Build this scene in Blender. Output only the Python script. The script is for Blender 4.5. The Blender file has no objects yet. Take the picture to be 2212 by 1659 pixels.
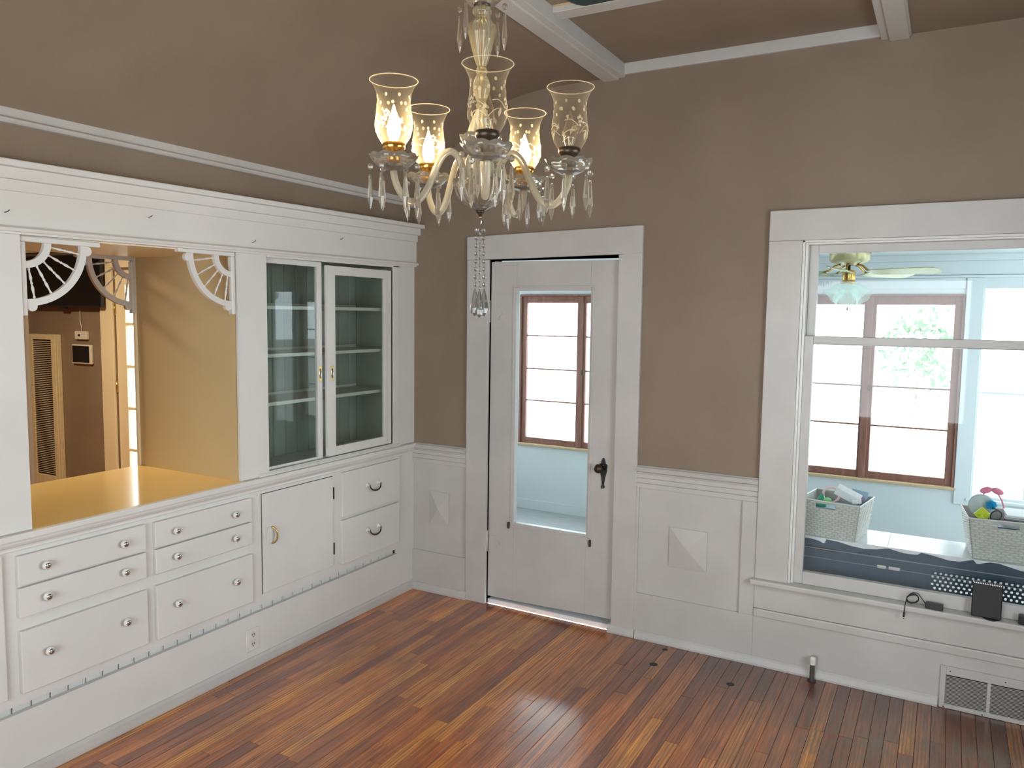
import bpy, bmesh, math, random
from mathutils import Vector, Matrix
random.seed(7)
PI = math.pi
sc = bpy.context.scene
COL = sc.collection

# ------------------------------------------------------------------ camera
def make_camera():
    y, p, ro, f = -0.5091, -0.0894, 0.0134, 1678.56
    fw = Vector((math.sin(y)*math.cos(p), math.cos(y)*math.cos(p), math.sin(p)))
    rt = Vector((math.cos(y), -math.sin(y), 0)); up = rt.cross(fw)
    r2 = rt*math.cos(ro) + up*math.sin(ro); u2 = up*math.cos(ro) - rt*math.sin(ro)
    cam = bpy.data.cameras.new('camera'); o = bpy.data.objects.new('camera', cam); COL.objects.link(o)
    m = Matrix((r2, u2, -fw)).transposed().to_4x4(); m.translation = Vector((2.9587, -4.0174, 1.7836))
    o.matrix_world = m
    cam.sensor_fit = 'HORIZONTAL'; cam.sensor_width = 36.0; cam.lens = 36.0*f/2212.0
    cam.clip_start = 0.02; cam.clip_end = 200
    sc.camera = o
make_camera()

# ------------------------------------------------------------------ world, lights, exposure
SKY = 16.0
w = bpy.data.worlds.new('sky'); sc.world = w; w.use_nodes = True
bg = w.node_tree.nodes['Background']; bg.inputs[0].default_value = (0.86, 0.95, 1.0, 1); bg.inputs[1].default_value = SKY
def area(name, loc, rot, sx, sy, energy, col, portal=False):
    l = bpy.data.lights.new(name, 'AREA'); l.shape = 'RECTANGLE'; l.size = sx; l.size_y = sy
    l.energy = energy; l.color = col
    if portal: l.cycles.is_portal = True
    o = bpy.data.objects.new(name, l); COL.objects.link(o); o.location = loc; o.rotation_euler = rot
    return o
# daylight through the windows behind the camera (rear wall, right wall)
area('daylight_rear_window', (2.0, -5.10, 1.45), (PI/2, 0, 0), 2.3, 1.5, 6, (0.90, 0.96, 1.0))
area('daylight_right_window', (4.06, -2.1, 1.45), (0, PI/2, 0), 1.5, 1.3, 15, (0.86, 0.94, 1.0))
# fill lights added in front of the sunroom's windowless end walls
area('added_fill_sunroom_left', (-.97, 1.2, 1.35), (0, -PI/2, 0), 1.2, 1.5, 30, (0.92, 0.98, 1.0))
area('added_fill_sunroom_right', (4.57, 1.2, 1.35), (0, PI/2, 0), 1.2, 1.5, 30, (0.92, 0.98, 1.0))
# portals over the sunroom and french door openings
area('portal_sunroom_wide', (2.5, 2.34, 1.29), (-PI/2, 0, 0), 1.3, 1.4, 1, (1, 1, 1), True)
area('portal_sunroom_left', (0.16, 2.34, 1.29), (-PI/2, 0, 0), 1.3, 1.4, 1, (1, 1, 1), True)
area('portal_sunroom_right', (3.66, 2.34, 1.29), (-PI/2, 0, 0), 1.1, 1.5, 1, (1, 1, 1), True)
area('portal_french_door', (-2.6, 0.16, 1.2), (-PI/2, 0, 0), 0.8, 1.9, 1, (1, 1, 1), True)
sc.view_settings.view_transform = 'Standard'; sc.view_settings.look = 'None'
sc.view_settings.gamma = 1; sc.view_settings.use_curve_mapping = False
sc.view_settings.exposure = -0.9
cy = sc.cycles
cy.caustics_reflective = False; cy.caustics_refractive = False
cy.max_bounces = 10; cy.diffuse_bounces = 4; cy.glossy_bounces = 4; cy.transmission_bounces = 10
cy.transparent_max_bounces = 24; cy.sample_clamp_indirect = 4.0

# ------------------------------------------------------------------ materials
def nt(name):
    m = bpy.data.materials.new(name); m.use_nodes = True
    t = m.node_tree; b = t.nodes['Principled BSDF']; return m, t, b
def N(t, typ, **k):
    n = t.nodes.new(typ)
    for a, v in k.items(): setattr(n, a, v)
    return n
def pos_mapped(t, scale):
    g = N(t, 'ShaderNodeNewGeometry'); mp = N(t, 'ShaderNodeMapping')
    mp.inputs['Scale'].default_value = scale; t.links.new(g.outputs['Position'], mp.inputs['Vector']); return mp.outputs[0]
def noise(t, vec, scale, detail=3, rough=.55):
    n = N(t, 'ShaderNodeTexNoise'); n.inputs['Scale'].default_value = scale; n.inputs['Detail'].default_value = detail
    n.inputs['Roughness'].default_value = rough
    if vec is not None: t.links.new(vec, n.inputs['Vector'])
    return n
def ramp(t, fac, stops):
    r = N(t, 'ShaderNodeValToRGB'); e = r.color_ramp.elements
    e[0].position, e[0].color = stops[0][0], (*stops[0][1], 1); e[1].position, e[1].color = stops[-1][0], (*stops[-1][1], 1)
    for p, c in stops[1:-1]:
        x = e.new(p); x.color = (*c, 1)
    t.links.new(fac, r.inputs[0]); return r
def mixc(t, fac, a, b, mode='MIX'):
    m = N(t, 'ShaderNodeMix', data_type='RGBA', blend_type=mode)
    for s, v in ((m.inputs[0], fac), (m.inputs[6], a), (m.inputs[7], b)):
        if hasattr(v, 'is_output') or isinstance(v, bpy.types.NodeSocket): t.links.new(v, s)
        elif isinstance(v, tuple): s.default_value = (*v, 1)
        else: s.default_value = v
    return m.outputs[2]
def bump(t, b, h, strength, dist):
    n = N(t, 'ShaderNodeBump'); n.inputs['Strength'].default_value = strength; n.inputs['Distance'].default_value = dist
    t.links.new(h, n.inputs['Height']); t.links.new(n.outputs[0], b.inputs['Normal'])
def paint(name, c1, c2, rough=.4, nscale=3, bscale=(60, 60, 60), bs=.15, bd=.001, spec=.5):
    m, t, b = nt(name)
    v = pos_mapped(t, (1, 1, 1)); n = noise(t, v, nscale, 4)
    r = ramp(t, n.outputs['Fac'], [(.3, c1), (.7, c2)]); t.links.new(r.outputs[0], b.inputs['Base Color'])
    b.inputs['Roughness'].default_value = rough; b.inputs['Specular IOR Level'].default_value = spec
    n2 = noise(t, pos_mapped(t, bscale), 1, 4); bump(t, b, n2.outputs['Fac'], bs, bd)
    return m
def plain(name, c, rough=.5, metal=0.0, **k):
    m, t, b = nt(name)
    n = noise(t, pos_mapped(t, (1, 1, 1)), 25, 3)
    r = ramp(t, n.outputs['Fac'], [(.3, tuple(x*.93 for x in c)), (.7, tuple(min(1, x*1.05) for x in c))])
    t.links.new(r.outputs[0], b.inputs['Base Color'])
    b.inputs['Roughness'].default_value = rough; b.inputs['Metallic'].default_value = metal
    for a, v in k.items(): b.inputs[a.replace('_', ' ')].default_value = v
    return m
M = {}
M['white'] = paint('white_semigloss_paint', (.70, .70, .675), (.76, .76, .735), .30, 2.5, (90, 12, 9), .12, .0012)
M['white_h'] = paint('white_semigloss_paint_horizontal', (.70, .70, .675), (.76, .76, .735), .30, 2.5, (9, 12, 90), .12, .0012)
M['trim'] = paint('dimmed_white_trim_paint', (.50, .487, .465), (.58, .567, .545), .38, 3, (40, 40, 12), .2, .0015)  # cabinet white, darkened for the dimmer light on the door wall
M['taupe'] = paint('taupe_plaster', (.232, .176, .128), (.272, .210, .155), .6, 2.2, (16, 16, 16), .55, .004, .3)
M['tan'] = paint('warm_lit_panel_paint', (.56, .44, .24), (.62, .49, .28), .5, 2, (60, 60, 60), .12, .001)  # pale wall, yellow of the next room's lamplight painted in
M['counter'] = paint('warm_lit_laminate', (.76, .55, .22), (.80, .59, .25), .16, 2, (20, 20, 20), .04, .0006)  # warm light falling on a pale counter is put into this yellow
M['cream'] = paint('warm_lit_white_paint', (.80, .72, .52), (.84, .76, .56), .35, 2, (20, 20, 60), .1, .001)  # white joinery with the far room's warm light in its colour
M['sunblue'] = paint('pale_blue_paint', (.66, .73, .75), (.71, .77, .79), .5, 2, (30, 30, 12), .12, .001)
M['sundark'] = paint('pale_blue_ceiling_paint', (.62, .70, .73), (.66, .74, .77), .5, 2, (30, 30, 12), .12, .001)
M['sage'] = paint('sage_grey_interior_paint', (.33, .35, .32), (.39, .41, .375), .45, 3, (60, 60, 10), .12, .001)
M['grid'] = plain('dark_gap', (.035, .03, .028), .8)
M['black'] = plain('black_plastic', (.012, .013, .015), .35)
M['screen'] = plain('black_screen', (.004, .004, .005), .12)
M['slate'] = plain('slate_blue_panel', (.035, .065, .10), .45)
M['slate_dark'] = plain('dark_slate_panel', (.015, .03, .05), .5)
M['marble'] = paint('white_marble_laminate', (.74, .76, .78), (.82, .84, .86), .25, 9)
M['brass'] = plain('aged_brass', (.55, .36, .12), .25, 1.0)
M['litcup'] = plain('bulb_lit_cup', (.75, .42, .10), .22, 1.0)  # cup metal with the bulb's glow in its colour
M['bronze'] = plain('dark_bronze', (.07, .05, .035), .4, .8)
M['steel'] = plain('chrome', (.55, .55, .55), .15, 1.0)
M['galv'] = plain('weathered_pipe', (.10, .09, .075), .6, .4)
M['porcelain'] = plain('white_porcelain', (.80, .79, .76), .15)
M['wovenwhite'] = plain('white_woven_plastic', (.66, .66, .62), .45)
M['plasticwhite'] = plain('white_plastic', (.72, .70, .64), .4)
M['weavegap'] = plain('shaded_woven_plastic', (.48, .49, .46), .6)
M['paper'] = plain('white_paper', (.85, .86, .88), .7)
M['green'] = plain('green_plastic', (.03, .38, .20), .4)
M['lime'] = plain('light_green_plastic', (.22, .62, .22), .4)
M['yellowgreen'] = plain('lime_yellow_plastic', (.52, .62, .02), .35)
M['pink'] = plain('pink_plastic', (.72, .20, .32), .4)
M['palepink'] = plain('pale_pink_plastic', (.80, .55, .55), .4)
M['skyblue'] = plain('bright_blue_fluff', (.02, .42, .72), .9)
M['greydisc'] = plain('pale_grey_plastic', (.45, .52, .52), .4)
M['bluecard'] = plain('blue_grey_card', (.28, .42, .55), .6)
M['leaf'] = plain('green_leaf', (.05, .16, .04), .6)
M['bark'] = plain('grey_bark', (.30, .26, .22), .9)
M['ground'] = paint('pale_concrete', (.55, .55, .52), (.62, .62, .6), .9, 2)
M['furnace'] = plain('cream_enamel_metal', (.74, .66, .44), .35)
M['louvre'] = plain('light_louvre_metal', (.70, .66, .54), .3)
M['bladegreen'] = plain('pale_yellow_fan_blade', (.52, .55, .32), .3)
M['palebrass'] = plain('pale_brass', (.66, .60, .34), .35, .3)
M['duct'] = plain('worn_paper_edge', (.60, .44, .26), .8)
M['teal'] = plain('dark_teal_metal', (.02, .05, .045), .5)
M['vein'] = plain('grey_line', (.30, .33, .36), .6)
M['cable'] = plain('white_cord', (.72, .70, .62), .5)

def wood_brown():
    m, t, b = nt('red_brown_window_wood')
    n = noise(t, pos_mapped(t, (30, 30, 4)), 1, 5)
    r = ramp(t, n.outputs['Fac'], [(.3, (.20, .085, .06)), (.6, (.27, .12, .085)), (.75, (.36, .18, .12))])
    t.links.new(r.outputs[0], b.inputs['Base Color']); b.inputs['Roughness'].default_value = .45
    return m
M['brownwood'] = wood_brown()

def floor_wood(individual=True):
    m, t, b = nt('oak_floor_wood' if individual else 'oak_floor_wood_far')
    geo = N(t, 'ShaderNodeNewGeometry'); oi = N(t, 'ShaderNodeObjectInfo')
    if individual: rnd = oi.outputs['Random']
    else:
        sp = N(t, 'ShaderNodeSeparateXYZ'); t.links.new(geo.outputs['Position'], sp.inputs[0])
        mu = N(t, 'ShaderNodeMath', operation='MULTIPLY'); mu.inputs[1].default_value = 1/.057; t.links.new(sp.outputs[0], mu.inputs[0])
        fl = N(t, 'ShaderNodeMath', operation='FLOOR'); t.links.new(mu.outputs[0], fl.inputs[0])
        wn = N(t, 'ShaderNodeTexWhiteNoise', noise_dimensions='1D'); t.links.new(fl.outputs[0], wn.inputs['W']); rnd = wn.outputs['Value']
    off = N(t, 'ShaderNodeVectorMath', operation='SCALE'); off.inputs[0].default_value = (41, 57, 13); t.links.new(rnd, off.inputs['Scale'])
    ad = N(t, 'ShaderNodeVectorMath', operation='ADD'); t.links.new(geo.outputs['Position'], ad.inputs[0]); t.links.new(off.outputs[0], ad.inputs[1])
    mp = N(t, 'ShaderNodeMapping'); mp.inputs['Scale'].default_value = (20, .75, 1); t.links.new(ad.outputs[0], mp.inputs['Vector'])
    grain = noise(t, mp.outputs[0], 5.0, 4, .5)
    # cathedral figure: distorted bands
    wv = N(t, 'ShaderNodeTexWave', wave_type='BANDS', bands_direction='X'); wv.inputs['Scale'].default_value = 1.1
    wv.inputs['Distortion'].default_value = 5; wv.inputs['Detail'].default_value = 1.5; wv.inputs['Detail Scale'].default_value = .6
    t.links.new(mp.outputs[0], wv.inputs['Vector'])
    base = ramp(t, rnd, [(0, (.25, .060, .009)), (.3, (.40, .105, .013)), (.55, (.52, .155, .017)), (.8, (.66, .225, .026)), (1, (.85, .38, .055))])
    g1 = ramp(t, grain.outputs['Fac'], [(.28, (.45, .38, .32)), (.5, (.92, .92, .92)), (.70, (1.35, 1.3, 1.25))])
    mp2 = N(t, 'ShaderNodeMapping'); mp2.inputs['Scale'].default_value = (55, 1.6, 1); t.links.new(ad.outputs[0], mp2.inputs['Vector'])
    fine_ = noise(t, mp2.outputs[0], 5.0, 3, .6)
    c = mixc(t, 1.0, base.outputs[0], g1.outputs[0], 'MULTIPLY')
    g2 = ramp(t, wv.outputs['Fac'], [(.20, (.50, .42, .36)), (.5, (1, 1, 1))])
    wsel = N(t, 'ShaderNodeMath', operation='GREATER_THAN'); wsel.inputs[1].default_value = .62; t.links.new(oi.outputs['Random'], wsel.inputs[0])
    wm = N(t, 'ShaderNodeMath', operation='MULTIPLY'); wm.inputs[1].default_value = .7; t.links.new(wsel.outputs[0], wm.inputs[0])
    c = mixc(t, wm.outputs[0], c, g2.outputs[0], 'MULTIPLY')
    g5 = ramp(t, fine_.outputs['Fac'], [(.36, (.62, .55, .5)), (.55, (1.08, 1.08, 1.08))])
    c = mixc(t, .8, c, g5.outputs[0], 'MULTIPLY')
    # big soft stains and darker edge by the door wall
    big = noise(t, pos_mapped(t, (1, .8, 1)), 2.2, 3)
    g3 = ramp(t, big.outputs['Fac'], [(.35, (.60, .55, .52)), (.6, (1.08, 1.05, 1))])
    c = mixc(t, .8, c, g3.outputs[0], 'MULTIPLY')
    sp = N(t, 'ShaderNodeSeparateXYZ'); t.links.new(geo.outputs['Position'], sp.inputs[0])
    # old dark stain along the wall right of the door
    def mr(sock, a, b_, c_, d):
        q = N(t, 'ShaderNodeMapRange'); q.inputs[1].default_value = a; q.inputs[2].default_value = b_; q.inputs[3].default_value = c_; q.inputs[4].default_value = d
        t.links.new(sock, q.inputs[0]); return q.outputs[0]
    def mul(a, b_):
        q = N(t, 'ShaderNodeMath', operation='MULTIPLY'); t.links.new(a, q.inputs[0]); t.links.new(b_, q.inputs[1]); return q.outputs[0]
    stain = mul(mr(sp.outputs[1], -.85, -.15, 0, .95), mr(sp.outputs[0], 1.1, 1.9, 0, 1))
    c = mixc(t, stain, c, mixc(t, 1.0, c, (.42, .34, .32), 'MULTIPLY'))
    # greyed worn finish to the right
    wn2 = noise(t, pos_mapped(t, (5, 2.2, 1)), 3, 6, .7)
    worn = mul(mul(mr(sp.outputs[0], 2.1, 2.7, 0, 1), mr(sp.outputs[1], -.12, -.4, 0, 1)), mr(wn2.outputs['Fac'], .42, .62, .15, .85))
    c = mixc(t, worn, c, (.135, .10, .055))
    # pale scratches and nicks
    sc1 = noise(t, pos_mapped(t, (70, 9, 1)), 3.0, 2, .5)
    nick = mul(mr(sc1.outputs['Fac'], .72, .76, 0, .5), mr(sp.outputs[1], -.5, -1.2, 0, 1))
    c = mixc(t, nick, c, (.70, .52, .32))
    t.links.new(c, b.inputs['Base Color'])
    b.inputs['Roughness'].default_value = .42
    b.inputs['Specular IOR Level'].default_value = .5
    b.inputs['Coat Weight'].default_value = 1; b.inputs['Coat Roughness'].default_value = .19; b.inputs['Coat IOR'].default_value = 1.72
    bump(t, b, grain.outputs['Fac'], .12, .0015)
    return m
M['plank'] = floor_wood(True); M['plankfar'] = floor_wood(False)
def sun_floor():
    m, t, b = nt('grey_washed_boards')
    n = noise(t, pos_mapped(t, (2, 30, 1)), 2, 5)
    r = ramp(t, n.outputs['Fac'], [(.3, (.36, .39, .40)), (.7, (.56, .59, .60))]); t.links.new(r.outputs[0], b.inputs['Base Color'])
    b.inputs['Roughness'].default_value = .4; return m
M['sunfloor'] = sun_floor()

def thin_glass(name, tint=(1, 1, 1), refl=.9, milk=0.0, milkc=(.9, .85, .7)):
    m = bpy.data.materials.new(name); m.use_nodes = True; t = m.node_tree; t.nodes.clear()
    out = N(t, 'ShaderNodeOutputMaterial'); tr = N(t, 'ShaderNodeBsdfTransparent'); tr.inputs[0].default_value = (*tint, 1)
    gl = N(t, 'ShaderNodeBsdfGlossy'); gl.inputs['Roughness'].default_value = .02; gl.inputs[0].default_value = (refl, refl, refl, 1)
    lw = N(t, 'ShaderNodeFresnel'); lw.inputs['IOR'].default_value = 1.45
    ge = N(t, 'ShaderNodeNewGeometry'); fm = N(t, 'ShaderNodeMath', operation='MULTIPLY_ADD'); fm.inputs[1].default_value = -1; fm.inputs[2].default_value = 1
    t.links.new(ge.outputs['Backfacing'], fm.inputs[0]); fx_ = N(t, 'ShaderNodeMath', operation='MULTIPLY'); t.links.new(fm.outputs[0], fx_.inputs[0]); t.links.new(lw.outputs[0], fx_.inputs[1])
    mx = N(t, 'ShaderNodeMixShader'); t.links.new(fx_.outputs[0], mx.inputs[0]); t.links.new(tr.outputs[0], mx.inputs[1]); t.links.new(gl.outputs[0], mx.inputs[2])
    last = mx.outputs[0]
    if milk > 0:
        d = N(t, 'ShaderNodeBsdfDiffuse'); d.inputs[0].default_value = (*milkc, 1)
        tl = N(t, 'ShaderNodeBsdfTranslucent'); tl.inputs[0].default_value = (*milkc, 1)
        a = N(t, 'ShaderNodeMixShader'); a.inputs[0].default_value = .5; t.links.new(d.outputs[0], a.inputs[1]); t.links.new(tl.outputs[0], a.inputs[2])
        # rims seen edge-on gather more milk
        lw2 = N(t, 'ShaderNodeLayerWeight'); lw2.inputs[0].default_value = .25
        mrn = N(t, 'ShaderNodeMapRange'); mrn.inputs[3].default_value = milk; mrn.inputs[4].default_value = min(1, milk + (.55 if milk > .1 else .16))
        t.links.new(lw2.outputs['Facing'], mrn.inputs[0])
        b2 = N(t, 'ShaderNodeMixShader'); t.links.new(mrn.outputs[0], b2.inputs[0]); t.links.new(last, b2.inputs[1]); t.links.new(a.outputs[0], b2.inputs[2]); last = b2.outputs[0]
    t.links.new(last, out.inputs[0]); return m
M['pane'] = thin_glass('window_glass', (.97, .99, .99))
M['cabpane'] = thin_glass('cabinet_glass', (.86, .90, .88))
M['shade'] = thin_glass('clear_shade_glass', (.99, .98, .95), .95, .006, (1, .9, .66))
M['etch'] = thin_glass('etched_glass', (1, 1, 1), .5, .24, (1, .92, .72))
M['frost'] = thin_glass('frosted_glass', (.9, 1, .98), .6, .30, (.75, .9, .85))
def crystal(name, col, milk, milkc):
    m = bpy.data.materials.new(name); m.use_nodes = True; t = m.node_tree; t.nodes.clear()
    out = N(t, 'ShaderNodeOutputMaterial'); g = N(t, 'ShaderNodeBsdfGlass'); g.inputs['Color'].default_value = (*col, 1)
    g.inputs['Roughness'].default_value = .03; g.inputs['IOR'].default_value = 1.5
    d = N(t, 'ShaderNodeBsdfDiffuse'); d.inputs[0].default_value = (*milkc, 1)
    tl = N(t, 'ShaderNodeBsdfTranslucent'); tl.inputs[0].default_value = (*milkc, 1)
    a = N(t, 'ShaderNodeMixShader'); a.inputs[0].default_value = .5; t.links.new(d.outputs[0], a.inputs[1]); t.links.new(tl.outputs[0], a.inputs[2])
    x = N(t, 'ShaderNodeMixShader'); x.inputs[0].default_value = milk; t.links.new(g.outputs[0], x.inputs[1]); t.links.new(a.outputs[0], x.inputs[2])
    t.links.new(x.outputs[0], out.inputs[0]); return m
M['crystal'] = crystal('clear_crystal', (1, .99, .96), .13, (1, .95, .85))
M['crystalclear'] = crystal('cool_crystal', (.98, 1, 1), .05, (.95, 1, 1))
M['armglass'] = crystal('cream_glass_tube', (1, .97, .88), .45, (1, .93, .74))
M['litcrystal'] = crystal('bulb_lit_crystal', (1, .97, .86), .26, (1, .90, .62))  # clear crystal, warm bulb light put into its milky colour
def bulb_mat():
    m = bpy.data.materials.new('lit_bulb'); m.use_nodes = True; t = m.node_tree; t.nodes.clear()
    out = N(t, 'ShaderNodeOutputMaterial'); e = N(t, 'ShaderNodeEmission'); e.inputs[0].default_value = (1, .80, .48, 1); e.inputs[1].default_value = 14
    tr = N(t, 'ShaderNodeBsdfTransparent'); a = N(t, 'ShaderNodeAddShader'); t.links.new(e.outputs[0], a.inputs[0]); t.links.new(tr.outputs[0], a.inputs[1])
    t.links.new(a.outputs[0], out.inputs[0]); return m
M['litbulb'] = bulb_mat()

# ------------------------------------------------------------------ mesh helpers
class MB:
    def __init__(s): s.v = []; s.f = []
    def box(s, x0, x1, y0, y1, z0, z1):
        n = len(s.v)
        s.v += [(x, y, z) for z in (z0, z1) for y in (y0, y1) for x in (x0, x1)]
        s.f += [tuple(n+i for i in q) for q in ((0, 2, 3, 1), (4, 5, 7, 6), (0, 1, 5, 4), (2, 6, 7, 3), (0, 4, 6, 2), (1, 3, 7, 5))]
        return s
    def hexa(s, pts):    # 8 points, same order as box
        n = len(s.v); s.v += [tuple(p) for p in pts]
        s.f += [tuple(n+i for i in q) for q in ((0, 2, 3, 1), (4, 5, 7, 6), (0, 1, 5, 4), (2, 6, 7, 3), (0, 4, 6, 2), (1, 3, 7, 5))]
        return s
    def prism(s, poly, axis, a, b):   # poly 2D points, extruded along axis from a to b
        n = len(s.v); k = len(poly)
        def P(p, t):
            return (t, p[0], p[1]) if axis == 'x' else ((p[0], t, p[1]) if axis == 'y' else (p[0], p[1], t))
        s.v += [P(p, a) for p in poly] + [P(p, b) for p in poly]
        s.f += [tuple(range(n, n+k))[::-1], tuple(range(n+k, n+2*k))]
        s.f += [(n+i, n+(i+1) % k, n+k+(i+1) % k, n+k+i) for i in range(k)]
        return s
    def lathe(s, prof, c=(0, 0, 0), seg=24, scallop=None, flute=0, fn=8, M4=None, a0=0):
        n = len(s.v); k = len(prof)
        for i in range(seg):
            a = 2*PI*i/seg + a0
            for j, (r, z) in enumerate(prof):
                rr = r*(1+flute*math.cos(fn*a)) if flute else r
                zz = z
                if scallop: zz += scallop[j]*abs(math.cos(fn*a/2)); rr += .6*scallop[j]*abs(math.cos(fn*a/2))
                p = Vector((rr*math.cos(a), rr*math.sin(a), zz))
                if M4 is not None: p = M4 @ p
                s.v.append((p.x+c[0], p.y+c[1], p.z+c[2]))
        for i in range(seg):
            i2 = (i+1) % seg
            for j in range(k-1):
                s.f.append((n+i*k+j, n+i2*k+j, n+i2*k+j+1, n+i*k+j+1))
        return s
    def tube(s, path, r, seg=8, closed=False):
        P = [Vector(p) for p in path]; n = len(s.v); k = len(P); up = None
        R = r if isinstance(r, (list, tuple)) else [r]*k
        for i, p in enumerate(P):
            if closed: d = P[(i+1) % k]-P[i-1]
            else: d = (P[min(i+1, k-1)]-P[max(i-1, 0)])
            d.normalize()
            if up is None:
                up = Vector((0, 0, 1)) if abs(d.z) < .9 else Vector((1, 0, 0))
            a = d.cross(up).normalized(); b = a.cross(d).normalized(); up = b
            for j in range(seg):
                t = 2*PI*j/seg; q = p + (a*math.cos(t)+b*math.sin(t))*R[i]; s.v.append(tuple(q))
        m = k if closed else k-1
        for i in range(m):
            for j in range(seg):
                i2 = (i+1) % k
                s.f.append((n+i*seg+j, n+i*seg+(j+1) % seg, n+i2*seg+(j+1) % seg, n+i2*seg+j))
        if not closed:
            s.f.append(tuple(n+j for j in range(seg))[::-1]); s.f.append(tuple(n+(k-1)*seg+j for j in range(seg)))
        return s
    def ball(s, c, r, seg=12, rings=8, sz=1.0):
        return s.lathe([(r*math.sin(PI*j/rings)+1e-5, -r*sz*math.cos(PI*j/rings)) for j in range(rings+1)], c, seg)
    def build(s, name, mat, parent=None, smooth=False, bevel=0, loc=None, fn=None):
        v = s.v if fn is None else [fn(p) for p in s.v]
        me = bpy.data.meshes.new(name); me.from_pydata(v, [], s.f); me.update()
        bm = bmesh.new(); bm.from_mesh(me); bmesh.ops.recalc_face_normals(bm, faces=bm.faces); bm.to_mesh(me); bm.free()
        me.materials.append(M[mat] if isinstance(mat, str) else mat)
        if smooth:
            for p in me.polygons: p.use_smooth = True
        o = bpy.data.objects.new(name, me); COL.objects.link(o)
        if parent is not None: o.parent = parent
        if loc is not None: o.location = loc
        if bevel:
            b = o.modifiers.new('bevel', 'BEVEL'); b.width = bevel; b.segments = 2; b.limit_method = 'ANGLE'; b.angle_limit = .7
        return o
def tag(o, label, cat, group=None, kind=None):
    o['label'] = label; o['category'] = cat
    if group: o['group'] = group
    if kind: o['kind'] = kind
    return o
def thing(name, label, cat, group=None, kind=None, loc=(0, 0, 0)):
    o = bpy.data.objects.new(name, None); COL.objects.link(o); o.location = loc; o.empty_display_size = .1
    return tag(o, label, cat, group, kind)
def st(o, label, cat): return tag(o, label, cat, kind='structure')
def copy_tree(o, parent=None, loc=None):
    c = o.copy(); COL.objects.link(c); c.parent = parent
    if loc is not None: c.location = loc
    for ch in list(o.children): copy_tree(ch, c)
    return c
def holes_wall(x0, x1, z0, z1, holes, y0, y1):
    """wall slab in the xz plane with rectangular holes"""
    xs = sorted({x0, x1, *[h[0] for h in holes], *[h[1] for h in holes]}); zs = sorted({z0, z1, *[h[2] for h in holes], *[h[3] for h in holes]})
    m = MB()
    for i in range(len(xs)-1):
        run = None
        for j in range(len(zs)-1):
            cx, cz = (xs[i]+xs[i+1])/2, (zs[j]+zs[j+1])/2
            solid = not any(h[0] < cx < h[1] and h[2] < cz < h[3] for h in holes)
            if solid and run is None: run = zs[j]
            if not solid and run is not None: m.box(xs[i], xs[i+1], y0, y1, run, zs[j]); run = None
        if run is not None: m.box(xs[i], xs[i+1], y0, y1, run, zs[-1])
    return m

# ================================================================== FLOOR
fl = thing('floor', 'worn reddish oak strip floor running toward the glazed door', 'floor', kind='structure')
MB().box(-.02, 4.15, -5.25, 0.0, -.06, -.012).build('subfloor', 'grid', fl)
MB().box(-.0, 4.10, -5.2, -2.75, -.012, 0.0).build('far_boards', 'plankfar', fl)
PW = .0575
x = 0.0
def plank(x0, x1, y0, y1):
    g = .0006; e = .0012; m = MB(); z = 0.0
    n = 0
    a = [(x0+g, y0+g), (x1-g, y0+g), (x1-g, y1-g), (x0+g, y1-g)]; b = [(x0+g+e, y0+g+e), (x1-g-e, y0+g+e), (x1-g-e, y1-g-e), (x0+g+e, y1-g-e)]
    m.v = [(p[0], p[1], -.012) for p in a] + [(p[0], p[1], z-e) for p in a] + [(p[0], p[1], z) for p in b]
    m.f = [(i, (i+1) % 4, 4+(i+1) % 4, 4+i) for i in range(4)] + [(4+i, 4+(i+1) % 4, 8+(i+1) % 4, 8+i) for i in range(4)] + [(8, 9, 10, 11)]
    m.build('plank', 'plank', fl)
k = 0
while x < 3.98:
    y = 0.0 - (0 if k % 2 else 0)
    first = random.uniform(.35, 1.6)
    while y > -2.75:
        L_ = first if y == 0.0 else random.uniform(.6, 1.75)
        y2 = max(-2.75, y-L_)
        if y2 - -2.75 < .2: y2 = -2.75
        plank(x, x+PW, y2, y); y = y2
    x += PW; k += 1
m = MB()
for (px, py, r) in ((1.733, -.288, .022), (1.727, -.085, .016), (2.129, -.304, .02)):
    m.lathe([(1e-4, .0006), (r*.8, .0005), (r, .0002)], (px, py, 0), 12)
m.build('dark_knot', 'grid', fl, True)
MB().box(-5.4, -.75, -5.2, 0, -.06, 0).build('floor', 'plankfar')
st(bpy.data.objects['floor.001'] if 'floor.001' in bpy.data.objects else COL.objects[-1], 'oak floor of the room beyond the pass-through', 'floor')

# ================================================================== WALLS
wb = holes_wall(-5.4, 4.15, 0, 3.2, [(.556, 1.385, -.01, 2.108), (2.337, 3.50, .452, 2.148), (-3.05, -2.20, -.01, 2.10)], 0.0, .14).build('wall_back', 'taupe')
st(wb, 'taupe plaster wall with the glazed door and the window', 'wall')
wl = MB()
wl.box(-.755, -.002, -5.2, 0, 2.06, 2.9)
wl.box(-.755, -.018, -5.2, -2.398, .957, 2.06)
wl = wl.build('wall_left', 'taupe'); st(wl, 'taupe plaster wall above the white built-in buffet', 'wall')
wr = holes_wall(-5.2, 0, 0, 3.2, [(-2.75, -1.45, .7, 2.2)], 4.08, 4.2)
wr.v = [(p[1], p[0], p[2]) for p in wr.v]
st(wr.build('wall_right', 'taupe'), 'taupe wall to the right of the camera with a window', 'wall')
st(holes_wall(-5.4, 4.15, 0, 3.2, [(.85, 3.15, .7, 2.2)], -5.32, -5.2).build('wall_rear', 'taupe'), 'taupe wall behind the camera with a wide window', 'wall')
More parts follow.
